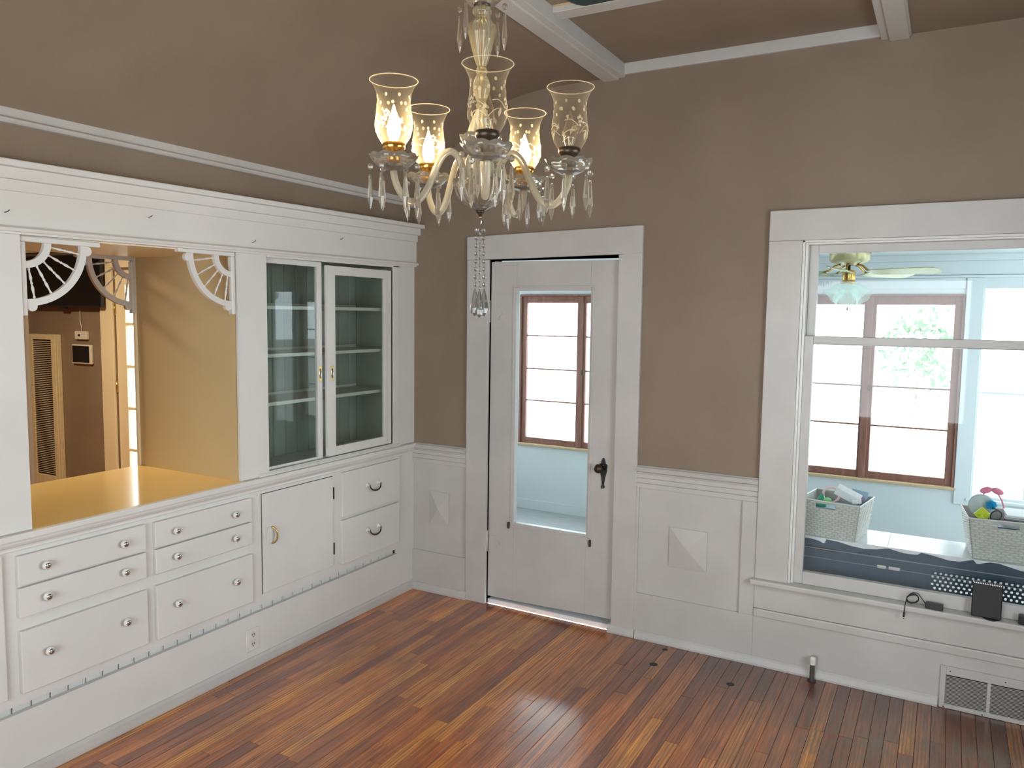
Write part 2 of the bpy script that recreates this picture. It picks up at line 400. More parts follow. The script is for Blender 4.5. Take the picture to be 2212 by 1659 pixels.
# sloping plaster cove + flat ceiling
prof = [(-.002, 2.46), (.12, 2.60), (.24, 2.73), (.37, 2.845), (.51, 2.94), (.66, 3.012), (.85, 3.047), (1.05, 3.056), (1.262, 3.058)]
m = MB(); out = [(p[0]-.06, p[1]+.08) for p in prof]
fine = []
for i in range(len(prof)-1):
    for k in range(4):
        t = k/4; p0, p1, p2, p3 = prof[max(i-1, 0)], prof[i], prof[i+1], prof[min(i+2, len(prof)-1)]
        fine.append(tuple(.5*((2*p1[c])+(-p0[c]+p2[c])*t+(2*p0[c]-5*p1[c]+4*p2[c]-p3[c])*t*t+(-p0[c]+3*p1[c]-3*p2[c]+p3[c])*t**3) for c in (0, 1)))
fine.append(prof[-1]); NF = len(fine)
m.v = [(p[0], y_, p[1]) for y_ in (-5.2, -3.9, -2.6, -1.3, 0) for p in fine]
m.f = [(r_*NF+i, r_*NF+i+1, (r_+1)*NF+i+1, (r_+1)*NF+i) for r_ in range(4) for i in range(NF-1)]
m.box(1.20, 2.80, -5.2, 0, 3.118, 3.2); m.box(2.735, 4.15, -5.2, 0, 3.060, 3.2)
ce = m.build('ceiling', 'taupe'); st(ce, 'taupe plaster ceiling sloping down to the buffet wall', 'ceiling')
for p in ce.data.polygons:
    p.use_smooth = p.center.x < 1.2
st(MB().box(-5.4, -.755, -5.2, 0, 2.75, 2.85).build('ceiling', 'cream'), 'pale ceiling of the room beyond the pass-through', 'ceiling')
st(MB().box(-5.5, -5.4, -5.2, 0, 0, 2.8).build('wall_far_left', 'taupe'), 'far wall of the room beyond the pass-through', 'wall')

# ---- ceiling beams and battens
def beam(name, x0, x1, lbl, gx):
    t = thing(name, lbl, 'beam', kind='structure')
    MB().box(x0, x1, -5.2, -.001, 3.05, 3.122).build('beam_box', 'trim', t, bevel=.004)
    MB().box(gx[0], gx[1], -5.2, -.001, 3.040, 3.052).build('beam_face_board', 'trim', t, bevel=.004)
beam('ceiling_beam', 1.256, 1.385, 'white painted ceiling beam above the chandelier', (1.262, 1.350))
beam('ceiling_beam', 2.620, 2.745, 'white painted ceiling beam nearer the window', (2.655, 2.738))
st(MB().box(1.385, 2.62, -.022, -.0005, 3.062, 3.119).build('trim_1', 'trim', bevel=.003), 'flat white moulding on the door wall between the two ceiling beams', 'moulding')
st(MB().box(1.385, 2.62, -.885, -.795, 3.088, 3.119).build('trim_2', 'trim', bevel=.003), 'white cross batten on the ceiling between the beams', 'batten')
m = MB(); pts = [(1.39+i*.06, -.795 + .012+random.uniform(.004, .022)) for i in range(9)]
for i in range(8):
    m.hexa([(pts[i][0], -.80, 3.112), (pts[i+1][0], -.80, 3.112), (pts[i][0], pts[i][1], 3.112), (pts[i+1][0], pts[i+1][1], 3.112),
            (pts[i][0], -.80, 3.118), (pts[i+1][0], -.80, 3.118), (pts[i][0], pts[i][1], 3.118), (pts[i+1][0], pts[i+1][1], 3.118)])
# torn edge lies on camera side of the batten
o = m.build('torn_paper', 'duct'); o.location = (0, -.09, 0); tag(o, 'torn orange-brown paper edge along the ceiling batten', 'torn paper')
o.scale = (1, 1, 1)
o = MB().lathe([(1e-4, 0), (.15, 0), (.165, .004), (.165, .028), (1e-4, .028)], (1.655, -.985, 3.090), 40).build('ceiling_plate', 'teal', smooth=False)
tag(o, 'dark round plate on the ceiling cut off by the top of the picture', 'ceiling plate')

# ================================================================== BUFFET WALL
# header: frieze, bead and stepped cornice (whole wall run, slightly out of level)
def sag(p):
    return (p[0], p[1], p[2] + (p[2]-.95)*.009*(p[1]+1.2))
tr = thing('trim_3', 'stepped white cornice and frieze over the built-in buffet', 'cornice', kind='structure')
MB().box(-.018, .016, -5.0, -.001, 2.060, 2.262).build('frieze_board', 'white_h', tr, fn=sag)
MB().prism([(.012, 2.068), (.030, 2.068), (.034, 2.074), (.034, 2.080), (.026, 2.087), (.012, 2.087)], 'y', -5.0, -.001).build('bead_moulding', 'white_h', tr, fn=sag)
MB().box(-.004, .028, -5.0, -.001, 2.212, 2.262).build('cornice_step', 'white_h', tr, bevel=.003, fn=sag)
MB().box(-.004, .050, -5.0, -.001, 2.252, 2.300).build('cornice_step', 'white_h', tr, bevel=.004, fn=sag)
MB().box(-.004, .082, -5.0, -.001, 2.292, 2.316).build('cornice_step', 'white_h', tr, bevel=.004, fn=sag)
# picture rail where wall meets the sloping ceiling
tr2 = thing('trim_4', 'white picture rail along the foot of the sloping ceiling', 'picture rail', kind='structure')
MB().box(-.004, .022, -5.0, -.001, 2.452, 2.492).build('rail_board', 'trim', tr2, bevel=.004)
MB().prism([(0, 2.434), (.028, 2.434), (.036, 2.441), (.036, 2.449), (.028, 2.456), (0, 2.456)], 'y', -5.0, -.001).build('rail_bead', 'trim', tr2)
# tiny nails on the frieze
HL = {-2.456: 'tiny metal hook in the frieze at the left edge of the picture', -1.885: 'tiny metal hook in the frieze above the middle of the pass-through', -1.328: 'tiny metal hook in the frieze above the upright between pass-through and china cabinet', -.706: 'tiny metal hook in the frieze above the china cabinet sliding doors'}
for (ny, nz) in ((-2.456, 2.12), (-1.885, 2.167), (-1.328, 2.112), (-.706, 2.182)):
    o = MB().tube([(.014, ny, nz), (.024, ny, nz), (.028, ny+.006, nz+.004), (.028, ny+.012, nz+.010)], .0016, 6).build('cup_hook', 'bronze')
    tag(o, HL[ny], 'hook', 'small hooks in the frieze over the buffet')

# ---- base cabinet
SL = []   # face frame of the base, with holes for the slot
bb = thing('base_cabinet', 'long white built-in base cabinet with drawers and one door', 'cabinet')
fr = MB()
def yzbox(m, x0, x1, y0, y1, z0, z1): m.box(x0, x1, y0, y1, z0, z1)
yzbox(fr, -.02, 0, -5.0, 0, .300, .939)        # frame above the slot
yzbox(fr, -.02, 0, -5.0, 0, .0, .268)          # kick board below
yzbox(fr, -.02, 0, -.177, 0, .268, .300)
fr.build('face_frame', 'white', bb)
MB().box(-.056, -.051, -5.0, 0, .24, .33).build('slot_backing', 'grid', bb)
MB().box(-.74, -.056, -5.0, 0, 0, .93).build('carcass', 'white', bb)
# bead boards behind the slot
yy = -.180; k = 0
while yy > -3.3:
    m = MB().box(-.050, -.030, yy-.0700, yy-.003, .255, .312)
    m.box(-.031, -.027, yy-.014, yy-.008, .255, .312)
    m.build('board', 'white', bb); yy -= .072
# kick-board base moulding
MB().prism([(0, 0.001), (.020, .001), (.020, .012), (.015, .040), (.006, .052), (0, .052)], 'y', -5.0, -.001).build('shoe_moulding', 'trim', bb)
def knob(par, y, z, x=.020):
    k_ = MB().lathe([(1e-4, 0), (.0065, 0), (.0065, .010), (.0150, .014), (.0175, .020), (.0160, .027), (.0105, .030)], (0, 0, 0), 20,
                    M4=Matrix.Rotation(PI/2, 4, 'Y')).build('knob', 'porcelain', par, True, loc=(x, y, z))
    MB().lathe([(.0110, .0295), (.0100, .032), (.0050, .0335), (1e-4, .034)], (0, 0, 0), 16, M4=Matrix.Rotation(PI/2, 4, 'Y')).build('knob_centre', 'steel', k_, True)
def drawer(y0, y1, z0, z1, knobs=None, x=.020):
    d = MB().box(-.002, x, y0, y1, z0, z1).build('drawer', 'white_h', bb, bevel=.003)
    if knobs:
        for ky in knobs: knob(d, ky, knobs[ky], x)
    return d
rows = [(.757, .871, .817), (.636, .748, .696), (.344, .584, .482)]
for z0, z1, kz in rows:
    drawer(-2.466, -1.941, z0, z1, {-2.373: kz, -2.053: kz})
for z0, z1, kz in [(.754, .868, .812), (.637, .746, .696), (.343, .586, .481)]:
    drawer(-1.896, -1.360, z0, z1, {-1.803: kz, -1.476: kz})
# recessed line under the middle drawer of the second stack (pull-out board)
MB().box(-.002, .002, -1.897, -1.366, .596, .630).build('pull_out_board', 'white_h', bb, bevel=.001)
def drawer_bail(y0, y1, z0, z1, hy, hz):
    d = MB().box(-.002, .020, y0, y1, z0, z1).build('drawer', 'white_h', bb, bevel=.003)
    for s in (-1, 1):
        MB().lathe([(1e-4, 0), (.015, 0), (.015, .003), (.009, .006), (.005, .010), (.005, .020), (1e-4, .021)], (.020, hy+s*.050, hz), 16, M4=Matrix.Rotation(PI/2, 4, 'Y')).build('pull_rosette', 'porcelain', d, True)
    pts = []
    for i in range(15):
        a = PI*i/14; pts.append((.040+.010*math.sin(a), hy-.050*math.cos(a), hz+.003-.038*math.sin(a)**.8))
    MB().tube(pts, [.0030+.0020*math.sin(PI*i/14) for i in range(15)], 8).build('bail_pull', 'bronze', d, True)
drawer_bail(-.703, -.176, .621, .878, -.438, .768)
drawer_bail(-.706, -.179, .347, .603, -.438, .500)
# cabinet door
d = MB().box(-.012, .008, -1.281, -.768, .358, .868).build('cabinet_door', 'white', bb, bevel=.002)
m = MB()
m.box(-.001, .0006, -1.2855, -1.281, .352, .872).box(-.001, .0006, -.768, -.7645, .358, .868).box(-.001, .0006, -1.283, -.766, .868, .8708)
m.build('door_gap', 'grid', d)
pts = []
for i in range(17):
    a = -PI/2 + PI*i/16; pts.append((.012+.026*math.cos(a), -1.228+.018*math.cos(a)*.8, .648+.042*math.sin(a)))
hd = MB().tube(pts, .0048, 8).build('door_handle', 'brass', d, True)
MB().box(.008, .012, -1.254, -1.222, .600, .694).build('handle_plate', 'porcelain', d, bevel=.003)
for z0 in (.738, .420):
    MB().box(.0, .009, -.764, -.757, z0, z0+.068).build('hinge', 'bronze', d, bevel=.002)
# left-most door mostly out of frame
MB().box(-.002, .016, -3.05, -2.517, .342, .885).build('cabinet_door', 'white', bb, bevel=.003)
# outlet
o = thing('wall_outlet', 'white duplex outlet low on the buffet kick board', 'outlet')
MB().box(.0, .006, -1.396, -1.316, .088, .200).build('outlet_plate', 'porcelain', o, bevel=.002)
for zc in (.168, .120):
    so = MB().lathe([(1e-4, 0), (.017, 0), (.017, .002), (1e-4, .0025)], (.006, -1.356, zc), 20, M4=Matrix.Rotation(PI/2, 4, 'Y')).build('socket', 'plasticwhite', o)
    m = MB().box(.0080, .0092, -1.364, -1.361, zc-.002, zc+.008).box(.0080, .0092, -1.351, -1.348, zc-.002, zc+.008).box(.0080, .0092, -1.358, -1.354, zc-.011, zc-.006)
    so2 = m.build('slots', 'grid', so); so2['kind'] = 'stuff'
# nail holes and scuffs on kick board
for (yy_, zz_) in ((-2.245, .125), (-2.24, .118)):
    pass

# ---- counter slab with nosing
ct = thing('countertop', 'long counter over the base cabinet, white edge and glossy top with warm lamplight in its colour in the pass-through', 'countertop')
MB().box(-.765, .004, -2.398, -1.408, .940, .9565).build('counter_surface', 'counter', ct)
MB().box(.004, .034, -5.0, -.001, .930, .9575).build('nosing', 'white_h', ct, bevel=.006)
MB().prism([(.0, .900), (.009, .900), (.011, .906), (.016, .910), (.022, .920), (.024, .932), (0, .932)], 'y', -5.0, -.001).build('cove_moulding', 'white_h', ct)
MB().prism([(.0, .888), (.006, .888), (.008, .892), (.006, .901), (.0, .901)], 'y', -5.0, -.001).build('bead', 'white_h', ct)
MB().box(-.34, .004, -1.408, 0, .940, .9565).build('counter_surface', 'white_h', ct)
MB().box(-.016, .004, -5.0, -2.398, .940, .9565).build('counter_surface', 'white_h', ct)

# ---- pass-through: side panel, soffit, stile
st(MB().box(-.755, -.016, -1.408, -1.39, .9565, 2.065).build('wall_inner', 'tan'), 'side wall of the pass-through with warm lamplight in its tan colour', 'wall')
m = MB().box(-.755, -.018, -2.398, -1.408, 2.054, 2.0605)
st(m.build('trim_5', 'cream', fn=sag), 'glossy painted soffit over the pass-through', 'soffit')
st(MB().box(-.016, 0.0, -5.0, -2.398, .957, 2.062).build('trim_6', 'white', fn=sag), 'wide white upright left of the pass-through', 'upright')
st(MB().box(-.772, -.756, -1.420, -1.390, .95, 2.06).build('trim_7', 'cream'), 'thin rear edge strip of the pass-through side wall', 'trim')
st(MB().box(-.75, -.66, -1.388, 0, 0, 2.75).build('wall_behind_cabinet', 'taupe'), 'wall behind the china cabinet facing the next room', 'wall')

# ---- china cabinet
cc = thing('china_cabinet', 'white built-in china cabinet with two sliding glass doors and shelves', 'cabinet')
m = MB()
m.box(-.018, 0, -1.408, -1.226, .9575, 2.066)
m.box(-.018, 0, -.205, 0, .9575, 2.072)
m.box(-.018, 0, -1.226, -.205, 2.052, 2.070)
m.box(-.018, 0, -1.226, -.205, .9575, .976)
m.build('face_frame', 'white', cc, fn=sag)
MB().prism([(.0, .957), (.014, .957), (.014, .962), (.006, .972), (0, .972)], 'y', -1.30, -.16).build('sill_bead', 'white_h', cc)
m = MB()
m.box(0, .005, -.222, -.163, .972, 2.058).box(0, .005, -1.226, -.163, 2.048, 2.062)
m.build('door_stop', 'white', cc, bevel=.002, fn=sag)
MB().box(-.33, -.018, -1.390, -1.245, .957, 2.06).build('side_panel', 'sage', cc)
MB().box(-.33, -.018, -.17, 0, .957, 2.06).build('side_panel', 'sage', cc)
MB().box(-.36, -.018, -1.245, -.17, 2.058, 2.07).build('top_panel', 'sage', cc)
yy = -1.245
while yy < -.18:
    y2 = min(yy+.0915, -.17)
    m = MB(); g = .0016; cpt = .004
    m.prism([(-.352, yy+g), (-.332, yy+g), (-.328, yy+g+cpt), (-.328, y2-g-cpt), (-.332, y2-g), (-.352, y2-g)], 'z', .957, 2.058)
    m.build('back_board', 'sage', cc); yy = y2
MB().box(-.356, -.351, -1.25, -.165, .957, 2.06).build('back_panel', 'grid', cc)
for zt in (1.812, 1.565, 1.316):
    s_ = MB().box(-.326, -.055, -1.243, -.19, zt-.019, zt).build('shelf', 'white_h', cc, bevel=.002)
    MB().box(-.326, -.316, -1.243, -.19, zt+.001, zt+.016).build('plate_rail', 'white_h', s_)
MB().box(-.325, -.06, -1.243, -.172, .957, .966).build('cabinet_floor', 'white_h', cc)
MB().box(-.06, -.052, -1.243, -.172, .957, .978).build('door_track', 'white_h', cc)
# left sliding door (rear track)
def frame_yz(x0, x1, y0, y1, z0, z1, l, r, b, tp):
    return MB().box(x0, x1, y0, y0+l, z0, z1).box(x0, x1, y1-r, y1, z0, z1).box(x0, x1, y0+l, y1-r, z0, z0+b).box(x0, x1, y0+l, y1-r, z1-tp, z1)
ld = frame_yz(-.050, -.028, -1.262, -.806, .975, 2.052, .042, .037, .014, .028).build('sliding_door', 'white', cc, bevel=.002)
MB().box(-.041, -.038, -1.222, -.840, .985, 2.03).build('glass_pane', 'cabpane', ld)
rd = frame_yz(-.024, -.004, -.792, -.230, .982, 2.036, .066, .068, .050, .050).build('sliding_door', 'white', cc, bevel=.002)
MB().box(-.015, -.012, -.73, -.295, 1.03, 1.99).build('glass_pane', 'cabpane', rd)
def recess_pull(par, y, x):
    MB().box(x, x+.0015, y-.011, y+.011, 1.405, 1.487).build('finger_pull', 'brass', par, bevel=.0008)
    m = MB(); n = 20
    ring = [(x+.0022, y+.0065*math.cos(2*PI*i/n), 1.446+.027*math.sin(2*PI*i/n)) for i in range(n)]
    m.tube(ring, .0014, 6, closed=True); m.build('pull_rim', 'steel', par, True)
    m = MB(); m.v = [(x+.0018, y, 1.446)] + [(x+.0018, y+.0062*math.cos(2*PI*i/n), 1.446+.026*math.sin(2*PI*i/n)) for i in range(n)]
    m.f = [(0, 1+i, 1+(i+1) % n) for i in range(n)]; m.build('pull_recess', 'bronze', par)
recess_pull(ld, -.823, -.028); recess_pull(rd, -.756, -.004)

# ---- fretwork brackets
def bracket(name, x, yc, zc, sgn, mat, lbl):
    t = thing(name, lbl, 'bracket', 'quarter-fan fretwork brackets in the pass-through', loc=(x, yc, zc))
    T = .018
    def P(r, a): return (sgn*r*math.cos(a), -r*math.sin(a))
    MB().box(-.006, T+.004, *sorted((0, sgn*.312)), -.020, 0).build('top_rail', mat, t, bevel=.004)
    MB().box(-.006, T+.004, *sorted((0, sgn*.022)), -.292, -.020).build('side_rail', mat, t, bevel=.004)
    ox, oz = sgn*.020, -.018
    def arc(r0, r1, lobes, nm):
        n = 20; po = []; pi_ = []
        for i in range(n+1):
            a = (PI/2)*i/n; c, s = math.cos(a), math.sin(a); po.append((ox+sgn*r1*c, oz-r1*s)); pi_.append((ox+sgn*r0*c, oz-r0*s))
        m = MB()
        for i in range(n): m.prism([po[i], po[i+1], pi_[i+1], pi_[i]], 'x', 0, T)
        if lobes:
            for (cy_, cz_) in ((ox+sgn*(r1+.000), oz-.020), (ox+sgn*.020, oz-(r1+.0))):
                m.prism([(cy_+.019*math.cos(2*PI*i/16), cz_+.019*math.sin(2*PI*i/16)) for i in range(16)], 'x', .0005, T-.0005)
        return m.build(nm, mat, t)
    arc(.212, .238, True, 'outer_arc'); arc(.072, .098, False, 'inner_arc')
    for i in range(5):
        a = math.radians(9+18*i); prof = [(.0028, 0), (.0050, .006), (.0030, .012), (.0034, .022), (.0058, .038), (.0034, .050), (.0030, .054), (.0056, .058), (.0030, .062), (.0034, .066), (.0058, .078), (.0034, .094), (.0030, .104), (.0050, .110), (.0028, .116)]
        d_ = Vector((0, sgn*math.cos(a), -math.sin(a))); q = Vector((0, 0, 1)).rotation_difference(d_).to_matrix().to_4x4()
        base = Vector((T/2, ox, oz)) + d_*.097
        MB().lathe(prof, tuple(base), 10, M4=q).build('spindle', mat, t, True)
    return t
bracket('fretwork_bracket', -.030, -2.396, 2.046, 1, 'white', 'white quarter-fan fretwork bracket in the front left corner of the pass-through')
bracket('fretwork_bracket', -.030, -1.412, 2.058, -1, 'white', 'white quarter-fan fretwork bracket in the front right corner of the pass-through')
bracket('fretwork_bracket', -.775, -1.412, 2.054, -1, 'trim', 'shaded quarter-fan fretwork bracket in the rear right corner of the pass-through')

# ================================================================== ROOM BEYOND
tv = thing('television', 'black flat television high on the far room wall', 'television')
MB().box(-4.30, -3.113, -.075, -.045, 1.795, 2.235).build('housing', 'black', tv, bevel=.004)
MB().box(-4.285, -3.125, -.0765, -.075, 1.808, 2.222).build('screen', 'screen', tv)
MB().box(-3.70, -3.60, -.075, -.055, 1.778, 1.796).build('sensor_bump', 'black', tv, bevel=.003)
MB().box(-3.9, -3.4, -.046, -.001, 1.9, 2.1).build('wall_mount', 'black', tv)
tr = thing('trim_8', 'layered moulding band on the wall above the television', 'moulding', kind='structure')
for i, (z0, z1, dd) in enumerate(((2.27, 2.32, .03), (2.32, 2.38, .05), (2.38, 2.43, .07), (2.43, 2.50, .10))):
    MB().box(-5.4, -2.0, -dd, -.001, z0, z1).build('band', 'cream', tr, bevel=.003)
fu = thing('wall_furnace', 'tall cream wall furnace with dark horizontal louvres', 'furnace')
FX0, FX1, FY = -4.195, -3.805, -.055
m = MB().box(FX0, FX1, FY+.012, -.001, .10, 1.555)
m.build('casing', 'furnace', fu, bevel=.006)
m = MB().box(FX0, FX0+.045, FY-.006, FY+.012, .12, 1.553).box(FX1-.062, FX1, FY-.006, FY+.012, .12, 1.553).box(FX0+.045, FX1-.062, FY-.006, FY+.012, 1.508, 1.553).box(FX0+.045, FX1-.062, FY-.006, FY+.012, .12, .30)
m.build('front_frame', 'furnace', fu, bevel=.003)
MB().box(FX0+.045, FX1-.062, FY+.006, FY+.012, .30, 1.508).build('louvre_backing', 'grid', fu)
z = .315
while z < 1.50:
    m = MB(); xa, xb = FX0+.047, FX1-.064
    m.hexa([(xa, FY-.004, z+.002), (xb, FY-.004, z+.002), (xa, FY+.005, z-.002), (xb, FY+.005, z-.002), (xa, FY-.004, z+.008), (xb, FY-.004, z+.008), (xa, FY+.005, z), (xb, FY+.005, z)])
    m.build('louvre', 'louvre', fu); z += .0165
th = thing('control_panel', 'square wall panel with a black screen and white rim beside the furnace', 'thermostat')
MB().box(-3.620, -3.345, -.028, -.001, 1.312, 1.478).build('rim', 'plasticwhite', th, bevel=.008)
MB().box(-3.605, -3.370, -.030, -.028, 1.325, 1.466).build('screen', 'screen', th)
dv = thing('wall_sensor', 'small cream wall unit with a tiny dark display above the control panel', 'thermostat')
MB().box(-3.565, -3.400, -.030, -.001, 1.522, 1.592).build('housing', 'plasticwhite', dv, bevel=.006)
MB().box(-3.515, -3.490, -.0315, -.030, 1.548, 1.566).build('display', 'screen', dv)
MB().tube([(-3.49, -.012, 1.592), (-3.49, -.012, 1.63), (-3.505, -.012, 1.68), (-3.50, -.012, 1.795)], .004, 6).build('cord', 'cable', dv, True)
tr = thing('trim_9', 'casing, lamplight put into its colour, around the narrow glazed door in the far room', 'casing', kind='structure')
MB().box(-3.215, -3.052, -.022, -.001, 0, 2.12).build('side_casing', 'cream', tr, bevel=.003)
MB().box(-2.20, -2.06, -.022, -.001, 0, 2.12).build('side_casing', 'cream', tr, bevel=.003)
MB().box(-3.215, -2.06, -.022, -.001, 2.12, 2.26).build('head_casing', 'cream', tr, bevel=.003)
fd = thing('door_2', 'french door with lamplight put into its colour and a column of glass panes beyond the pass-through', 'door', kind='structure')
m = MB().box(-3.048, -2.925, .01, .05, .02, 2.095).box(-2.325, -2.202, .01, .05, .02, 2.095).box(-2.925, -2.325, .01, .05, 1.985, 2.095).box(-2.925, -2.325, .01, .05, .02, .26)
m.build('door_frame', 'cream', fd, bevel=.003)
zs = [.27, .618, .966, 1.314, 1.662, 1.985]
for z_ in zs[1:-1]: MB().box(-2.925, -2.325, .015, .045, z_-.012, z_+.012).build('muntin', 'cream', fd, bevel=.003)
MB().box(-2.637, -2.613, .015, .045, .26, 1.985).build('muntin', 'cream', fd, bevel=.003)
for i in range(5):
    for xa, xb in ((-2.925, -2.637), (-2.613, -2.325)): MB().box(xa, xb, .028, .032, zs[i], zs[i+1]).build('glass_pane', 'pane', fd)
for z_ in (1.78, 1.14): MB().tube([(-3.050, .002, z_-.05), (-3.050, .002, z_+.05)], .008, 8).build('hinge', 'brass', fd, True)
st(MB().box(-4.60, -4.30, -.03, -.001, 0, 2.2).build('trim_10', 'white'), 'white upright at the left edge of the far room wall', 'trim')
l = bpy.data.lights.new('far_room_lamp', 'AREA'); l.shape = 'DISK'; l.size = .5; l.energy = 135; l.color = (1, .80, .52)
o = bpy.data.objects.new('far_room_lamp', l); COL.objects.link(o); o.location = (-2.3, -1.7, 2.70)
cl = thing('ceiling_lamp', 'round ceiling lamp of the room beyond the pass-through', 'lamp', loc=(-2.3, -1.7, 2.75))
MB().lathe([(.25, -.045), (.27, -.04), (.27, 0), (1e-4, 0)], (0, 0, 0), 28).build('housing', 'brass', cl, True)

# ================================================================== BACK WALL JOINERY
tr = thing('trim_11', 'white wainscot with chair rail between the buffet and the glazed door', 'wainscot', kind='structure')
def wains(par, x0, x1, zt, zb, left):
    MB().box(x0, x1, -.004, -.0005, zb-.01, zt-.03).build('field_panel', 'trim', par)
    MB().prism([(0, zt-.046), (-.016, zt-.046), (-.020, zt-.036), (-.034, zt-.030), (-.037, zt-.018), (-.030, zt-.008), (-.018, zt-.004), (-.014, zt), (0, zt)], 'x', x0, x1).build('chair_rail', 'trim', par)
    for (a, b, dd) in ((zt-.068, zt-.046, .020), (zt-.096, zt-.0695, .017), (zt-.124, zt-.0975, .015)):
        MB().box(x0, x1, -dd, -.0005, a, b).build('rail_board', 'trim', par, bevel=.0015)
    MB().box(x0, x1, -.018, -.0005, 0, zb).build('base_board', 'trim', par, bevel=.002)
wains(tr, .0005, .409, .958, .260, True)
MB().prism([(0, .001), (-.038, .001), (-.038, .012), (-.032, .036), (-.024, .046), (0, .050)], 'x', .0005, .42).build('shoe_moulding', 'trim', tr)
def pyramid(par, x0, x1, z0, z1):
    d0, d1 = -.004, -.020
    m = MB(); cx, cz = (x0+x1)/2, (z0+z1)/2
    m.v = [(x0, d0, z0), (x1, d0, z0), (x1, d0, z1), (x0, d0, z1), (x0, d0-.008, z0), (x1, d0-.008, z0), (x1, d0-.008, z1), (x0, d0-.008, z1), (cx, d0-.026, cz)]
    m.f = [(0, 1, 5, 4), (1, 2, 6, 5), (2, 3, 7, 6), (3, 0, 4, 7), (4, 5, 8), (5, 6, 8), (6, 7, 8), (7, 4, 8)]
    m.build('pyramid_block', 'trim', par)
pyramid(tr, .134, .277, .446, .657)
tr = thing('trim_12', 'white wainscot with chair rail between the glazed door and the window', 'wainscot', kind='structure')
wains(tr, 1.516, 2.166, .972, .256, False)
MB().box(2.090, 2.166, -.018, -.0005, .256, .848).build('stile', 'trim', tr, bevel=.002)
MB().box(1.516, 1.532, -.018, -.0005, .256, .848).build('stile', 'trim', tr, bevel=.002)
pyramid(tr, 1.709, 1.914, .437, .652)
tr = thing('baseboard_back', 'tall white baseboard under the window with its shoe moulding', 'baseboard', kind='structure')
MB().box(2.166, 4.08, -.018, -.0005, 0, .258).build('base_board', 'trim', tr, bevel=.002)
MB().prism([(0, .001), (-.038, .001), (-.038, .012), (-.032, .036), (-.024, .046), (0, .050)], 'x', 1.532, 3.012).build('shoe_moulding', 'trim', tr)
MB().prism([(0, .001), (-.036, .001), (-.036, .012), (-.030, .034), (-.022, .044), (0, .048)], 'x', 1.37, 1.526).build('shoe_moulding', 'trim', tr)
# door casing
tr = thing('trim_13', 'wide flat white casing around the glazed door', 'casing', kind='structure')
def slab(par, nm, pts, d, mat='trim', bev=.003):   # pts: 4 (x,z) corners bl, br, tl, tr
    (a, b, c, e) = pts
    return MB().hexa([(a[0], -d, a[1]), (b[0], -d, b[1]), (a[0], -.0005, a[1]), (b[0], -.0005, b[1]), (c[0], -d, c[1]), (e[0], -d, e[1]), (c[0], -.0005, c[1]), (e[0], -.0005, e[1])]).build(nm, mat, par, bevel=bev)
slab(tr, 'side_casing', [(.412, 0), (.556, 0), (.409, 2.104), (.559, 2.104)], .024)
slab(tr, 'side_casing', [(1.387, 0), (1.518, 0), (1.381, 2.113), (1.516, 2.128)], .024)
slab(tr, 'head_casing', [(.409, 2.104), (1.516, 2.117), (.408, 2.243), (1.516, 2.266)], .026)
m = MB().box(.540, .556, .0, .14, 0, 2.108).box(1.385, 1.400, .0, .14, 0, 2.112).box(.54, 1.40, .0, .14, 2.108, 2.125)
m.box(.556, .570, .055, .14, 0, 2.10).box(1.371, 1.385, .055, .14, 0, 2.10)
m.build('jamb', 'trim', tr)
MB().box(.556, 1.385, .012, .30, -.005, .026).build('threshold', 'paper', tr, bevel=.004)  # white material gives the threshold its sunlit brightness
# door
dr = thing('door_1', 'white door with one tall glass light leading to the sunroom', 'door', kind='structure')
def hz(*p): return MB().hexa(p)
Y0, Y1 = .008, .046
def dpart(nm, a, b, c, e, y0=Y0, y1=Y1, mat='trim', par=None, bev=.002):
    return hz((a[0], y0, a[1]), (b[0], y0, b[1]), (a[0], y1, a[1]), (b[0], y1, b[1]), (c[0], y0, c[1]), (e[0], y0, e[1]), (c[0], y1, c[1]), (e[0], y1, e[1])).build(nm, mat, par or dr, bevel=bev)
dpart('stile', (.5575, .045), (.735, .047), (.562, 2.093), (.735, 2.093))
dpart('stile', (1.210, .060), (1.382, .062), (1.208, 2.089), (1.374, 2.088))
dpart('rail', (.735, .047), (1.210, .060), (.735, .530), (1.210, .530))
dpart('rail', (.735, 1.921), (1.208, 1.921), (.735, 2.093), (1.208, 2.089))
m = MB()
for x0, x1, z0, z1 in ((.712, .724, .508, 1.945), (1.220, 1.232, .508, 1.945), (.712, 1.232, .504, .516), (.712, 1.232, 1.938, 1.950)): m.box(x0, x1, .003, .009, z0, z1)
m.build('glazing_bead', 'trim', dr, bevel=.002)
MB().box(.73, 1.215, .025, .029, .525, 1.925).build('glass_pane', 'pane', dr)
for z0 in (.330, 1.735):
    hg = MB().tube([(.557, -.006, z0), (.557, -.006, z0+.12)], .0075, 10).build('hinge', 'trim', dr, True)
    MB().ball((.557, -.006, z0+.124), .008).build('hinge_tip', 'trim', hg, True)
    MB().prism([(.566, z0+.015), (.615, z0+.015), (.622, z0+.035), (.640, z0+.050), (.640, z0+.070), (.622, z0+.085), (.615, z0+.10), (.566, z0+.105)], 'y', .002, .0085).build('hinge_leaf', 'trim', hg)
for (hx, hz_) in ((.703, .512), (1.238, .484)):
    MB().box(hx-.006, hx+.006, -.004, .009, hz_-.020, hz_+.020).build('clip', 'bronze', dr, bevel=.002)
esc = [(1.303, .808), (1.310, .815), (1.318, .812), (1.322, .822), (1.316, .835), (1.321, .87), (1.332, .91), (1.335, .945), (1.332, .950), (1.324, .955), (1.322, .968), (1.315, .985), (1.306, .985), (1.299, .968), (1.297, .955), (1.288, .950), (1.286, .945), (1.290, .91), (1.300, .87), (1.304, .835), (1.298, .822)]
